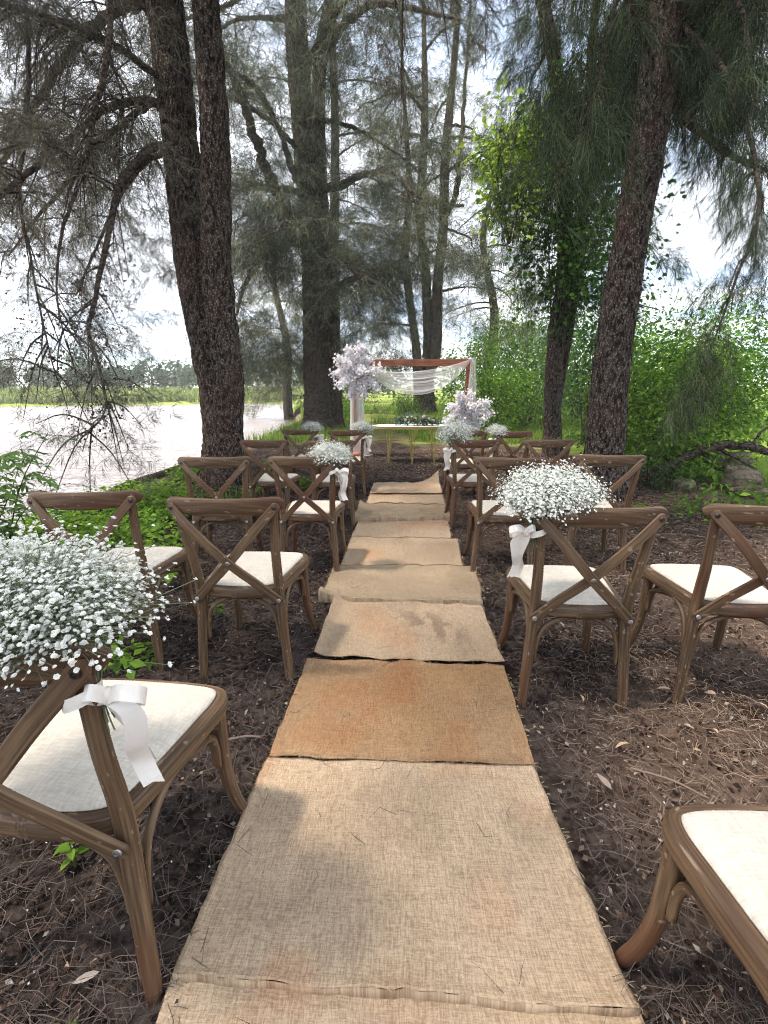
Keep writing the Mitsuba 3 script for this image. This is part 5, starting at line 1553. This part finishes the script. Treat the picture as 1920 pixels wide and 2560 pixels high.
        scene[k] = put_key
        lab(k, 'dry brown leaf lying on the mulch', 'dry leaf', 'fallen dry leaves on the mulch')
    # sticks
    for i, (x, y, g, l, rad, text) in enumerate(((0.77, 0.98, 0.95, 0.13, 0.006, 'short thick brown stick on the mulch right of the nearest large sack'), (-0.52, 1.50, 0.1, 0.12, 0.005, 'short dark stick on the mulch left of the orange sack'), (0.92, 1.28, -0.6, 0.22, 0.004, 'thin pale stick beneath the bouquet chair right of the aisle'), (-0.80, 3.05, 1.2, 0.30, 0.004, 'thin bent twig on the mulch behind the second row of left chairs'))):
        k = numbered('stick')
        p = spline([(x - math.cos(g) * l / 2, y - math.sin(g) * l / 2, gz(x, y) + 0.022), (x + 0.01, y, gz(x, y) + 0.032), (x + math.cos(g) * l / 2, y + math.sin(g) * l / 2, gz(x, y) + 0.022)], 9)
        v, f, _ = tube(p, rad * np.array([1.05, 1.0, 0.95, 1.0, 0.9, 0.95, 0.85, 0.8, 0.7]), 7)
        scene[k] = mikit.ply((v, f), 'm_matte', smooth=True, color=np.tile([0.16, 0.12, 0.095], (len(v), 1)))
        lab(k, text, 'stick')


def build_stones():
    r = rng_of(77)
    import trimesh
    rocks = [(5.35, 7.35, 0.10, (0.34, 0.26, 0.17), 'pale flat boulder, uppermost of the stone pile under the crooked branch'), (4.95, 6.55, -0.02, (0.33, 0.25, 0.17), 'large brown boulder with a sloping face in the middle of the stone pile'),
             (5.55, 6.4, -0.05, (0.28, 0.24, 0.15), 'tan boulder at the right end of the stone pile, below the crooked branch'), (4.75, 6.05, -0.12, (0.30, 0.2, 0.09), 'flat slab lying in front of the stone pile on the right'),
             (5.3, 7.8, 0.20, (0.25, 0.2, 0.12), 'small dark stone behind the pale flat boulder'), (4.1, 6.4, -0.1, (0.18, 0.15, 0.12), 'mossy stone half hidden by plants left of the stone pile')]
    for i, (x, y, z, s, text) in enumerate(rocks):
        m = trimesh.creation.icosphere(3)
        v = np.array(m.vertices)
        v = np.sign(v) * np.abs(v) ** 0.72
        v = v * (0.82 + 0.5 * (meshkit.fbm(v * 1.3 + i * 7, 3, 80 + i)[:, None] - 0.5)) * (1 + 0.06 * (meshkit.fbm(v * 6 + i, 2, 90)[:, None] - 0.5))
        for _ in range(9):
            pl = norm(r.normal(size=(1, 3)))[0]
            dd = np.maximum(v @ pl - r.uniform(0.62, 0.85), 0)
            v = v - dd[:, None] * pl * 0.92
        v = v * np.array(s) * 1.12 @ rotations(np.array([r.uniform(0, 3)]), np.array([r.normal() * 0.18]), np.array([r.normal() * 0.18]))[0].T
        k = numbered('boulder')
        scene[k] = mikit.ply((v + [x, y, z], m.faces), 'm_stone', smooth=24)
        lab(k, text, 'boulder')
    k = numbered('crooked_branch')
    rows = [(3.75, 6.9, -0.12, 0.075), (4.1, 6.85, 0.10, 0.07), (4.55, 6.8, 0.36, 0.066), (4.95, 6.7, 0.42, 0.062), (5.3, 6.6, 0.36, 0.058), (5.5, 6.4, 0.2, 0.055), (5.5, 6.0, 0.05, 0.05), (5.0, 5.6, -0.07, 0.045)]
    v, f = limb_mesh(rows, 10, 5, 0.06)
    put(f'{k}__stem', (v, f), 'm_limb', smooth=True)
    for rr in ([(4.7, 6.75, 0.4, 0.03), (4.95, 6.6, 0.22, 0.02), (5.1, 6.45, 0.12, 0.008)], [(5.1, 6.65, 0.42, 0.025), (5.35, 6.8, 0.62, 0.018), (5.6, 6.85, 0.72, 0.006)]):
        v, f = limb_mesh(rr, 6, 6)
        put(f'{k}__side_branch', (v, f), 'm_limb', smooth=True)
    lab(k, 'crooked fallen branch arching over the stones at the right edge', 'branch')
    k = numbered('bank_log')
    rows = [(-3.58, 5.7, -0.17, 0.07), (-3.66, 6.5, -0.15, 0.085), (-3.68, 7.4, -0.17, 0.09), (-3.70, 9.0, -0.22, 0.09), (-3.74, 10.6, -0.26, 0.08), (-3.78, 12.2, -0.30, 0.07)]
    scene[k] = mikit.ply(bark_trunk(rows, 22, 0.06, 44, 0.06), 'm_bark', smooth=True)
    lab(k, 'long weathered log edging the river bank behind the left chairs', 'log')


def build_far():
    r = rng_of(900)
    n = 26
    for i in range(n):
        x = -112 + i * 4.6 + r.normal() * 1.2
        y = 118 + r.normal() * 9 - 0.12 * (x + 50)
        h = r.uniform(5.2, 8.0) if i not in (9, 17) else 9.5
        k = numbered('far_tree')
        z = gz(x, y)
        v, f, _ = tube([(x, y, z - 0.3), (x + 0.2, y, z + h * 0.35), (x, y, z + h * 0.7)], [0.35, 0.28, 0.12], 7)
        put(f'{k}__trunk', (v, f), 'm_limb', smooth=True)
        m = 700
        nc = 34
        cl = np.array([x, y, z + h * 0.50]) + norm(r.normal(size=(nc, 3))) * (r.uniform(0.3, 1, (nc, 1)) ** 0.5) * np.array([h * 0.55, h * 0.45, h * 0.44])
        p = cl[r.integers(0, nc, m)] + r.normal(size=(m, 3)) * h * 0.09
        p[:, 2] = np.maximum(p[:, 2], z + 0.3)
        lv, lf = leaf_lite(0.8)
        col = np.array([[0.060, 0.105, 0.065]]) * r.uniform(0.6, 1.5, (m, 1)) * r.uniform(0.8, 1.25)
        V, F, C = scatter(lv, lf, np.ones((5, 3)), p, rotations(r.uniform(0, 6.28, m), r.normal(size=m) * 0.6, r.normal(size=m) * 0.6), r.uniform(0.5, 1.1, m), col)
        lab(put(f'{k}__crown', (V, F), 'm_leaf', color=C), kind='stuff')
        lab(k, 'distant tree in the hazy line beyond the river', 'tree', 'far trees beyond the river')


build_sacks()
build_chairs()
build_bouquets()
build_arbor()
LT = [(-0.75, 0.65, 0.62), (-0.35, 0.95, 0.66), (0.1, 1.0, 0.70), (0.45, 0.8, 0.5), (-1.0, 0.1, 0.58), (-0.8, -0.35, 0.62), (-0.3, -0.7, 0.55), (0.2, -0.75, 0.52), (0.8, 0.25, 0.58), (0.55, -0.35, 0.5), (-0.5, 0.2, 0.45), (0.2, 0.3, 0.4)]
RT = [(0.75, 0.35, 0.60), (1.0, -0.05, 0.62), (0.2, 1.0, 0.48), (-0.45, 0.8, 0.58), (-0.85, 0.2, 0.52), (-0.75, -0.4, 0.58), (0.5, -0.8, 0.60), (0.05, -1.0, 0.48), (-0.35, -0.75, 0.5), (0.75, -0.35, 0.5), (0.3, 0.3, 0.4)]
build_blossom_spray((-0.52, 10.72, 1.45), LT, 61, 'large spray of pale pink blossom on the upper left corner of the arbor')
build_blossom_spray((1.80, 10.70, 0.72), RT, 62, 'spray of pale pink blossom half way up the right arbor post')
build_table()
build_trees()
build_shrubs()
build_ground_plants()
build_litter()
build_stones()
build_far()

scene['haze'] = {'type': 'cube', 'to_world': T().translate([0, 470, 9.4]).scale([640, 660, 14.6]), 'bsdf': {'type': 'null'}, 'interior': {'type': 'ref', 'id': 'haze_air'}}
lab('haze', 'thin pale haze in the air between the trees', 'haze', kind='stuff')
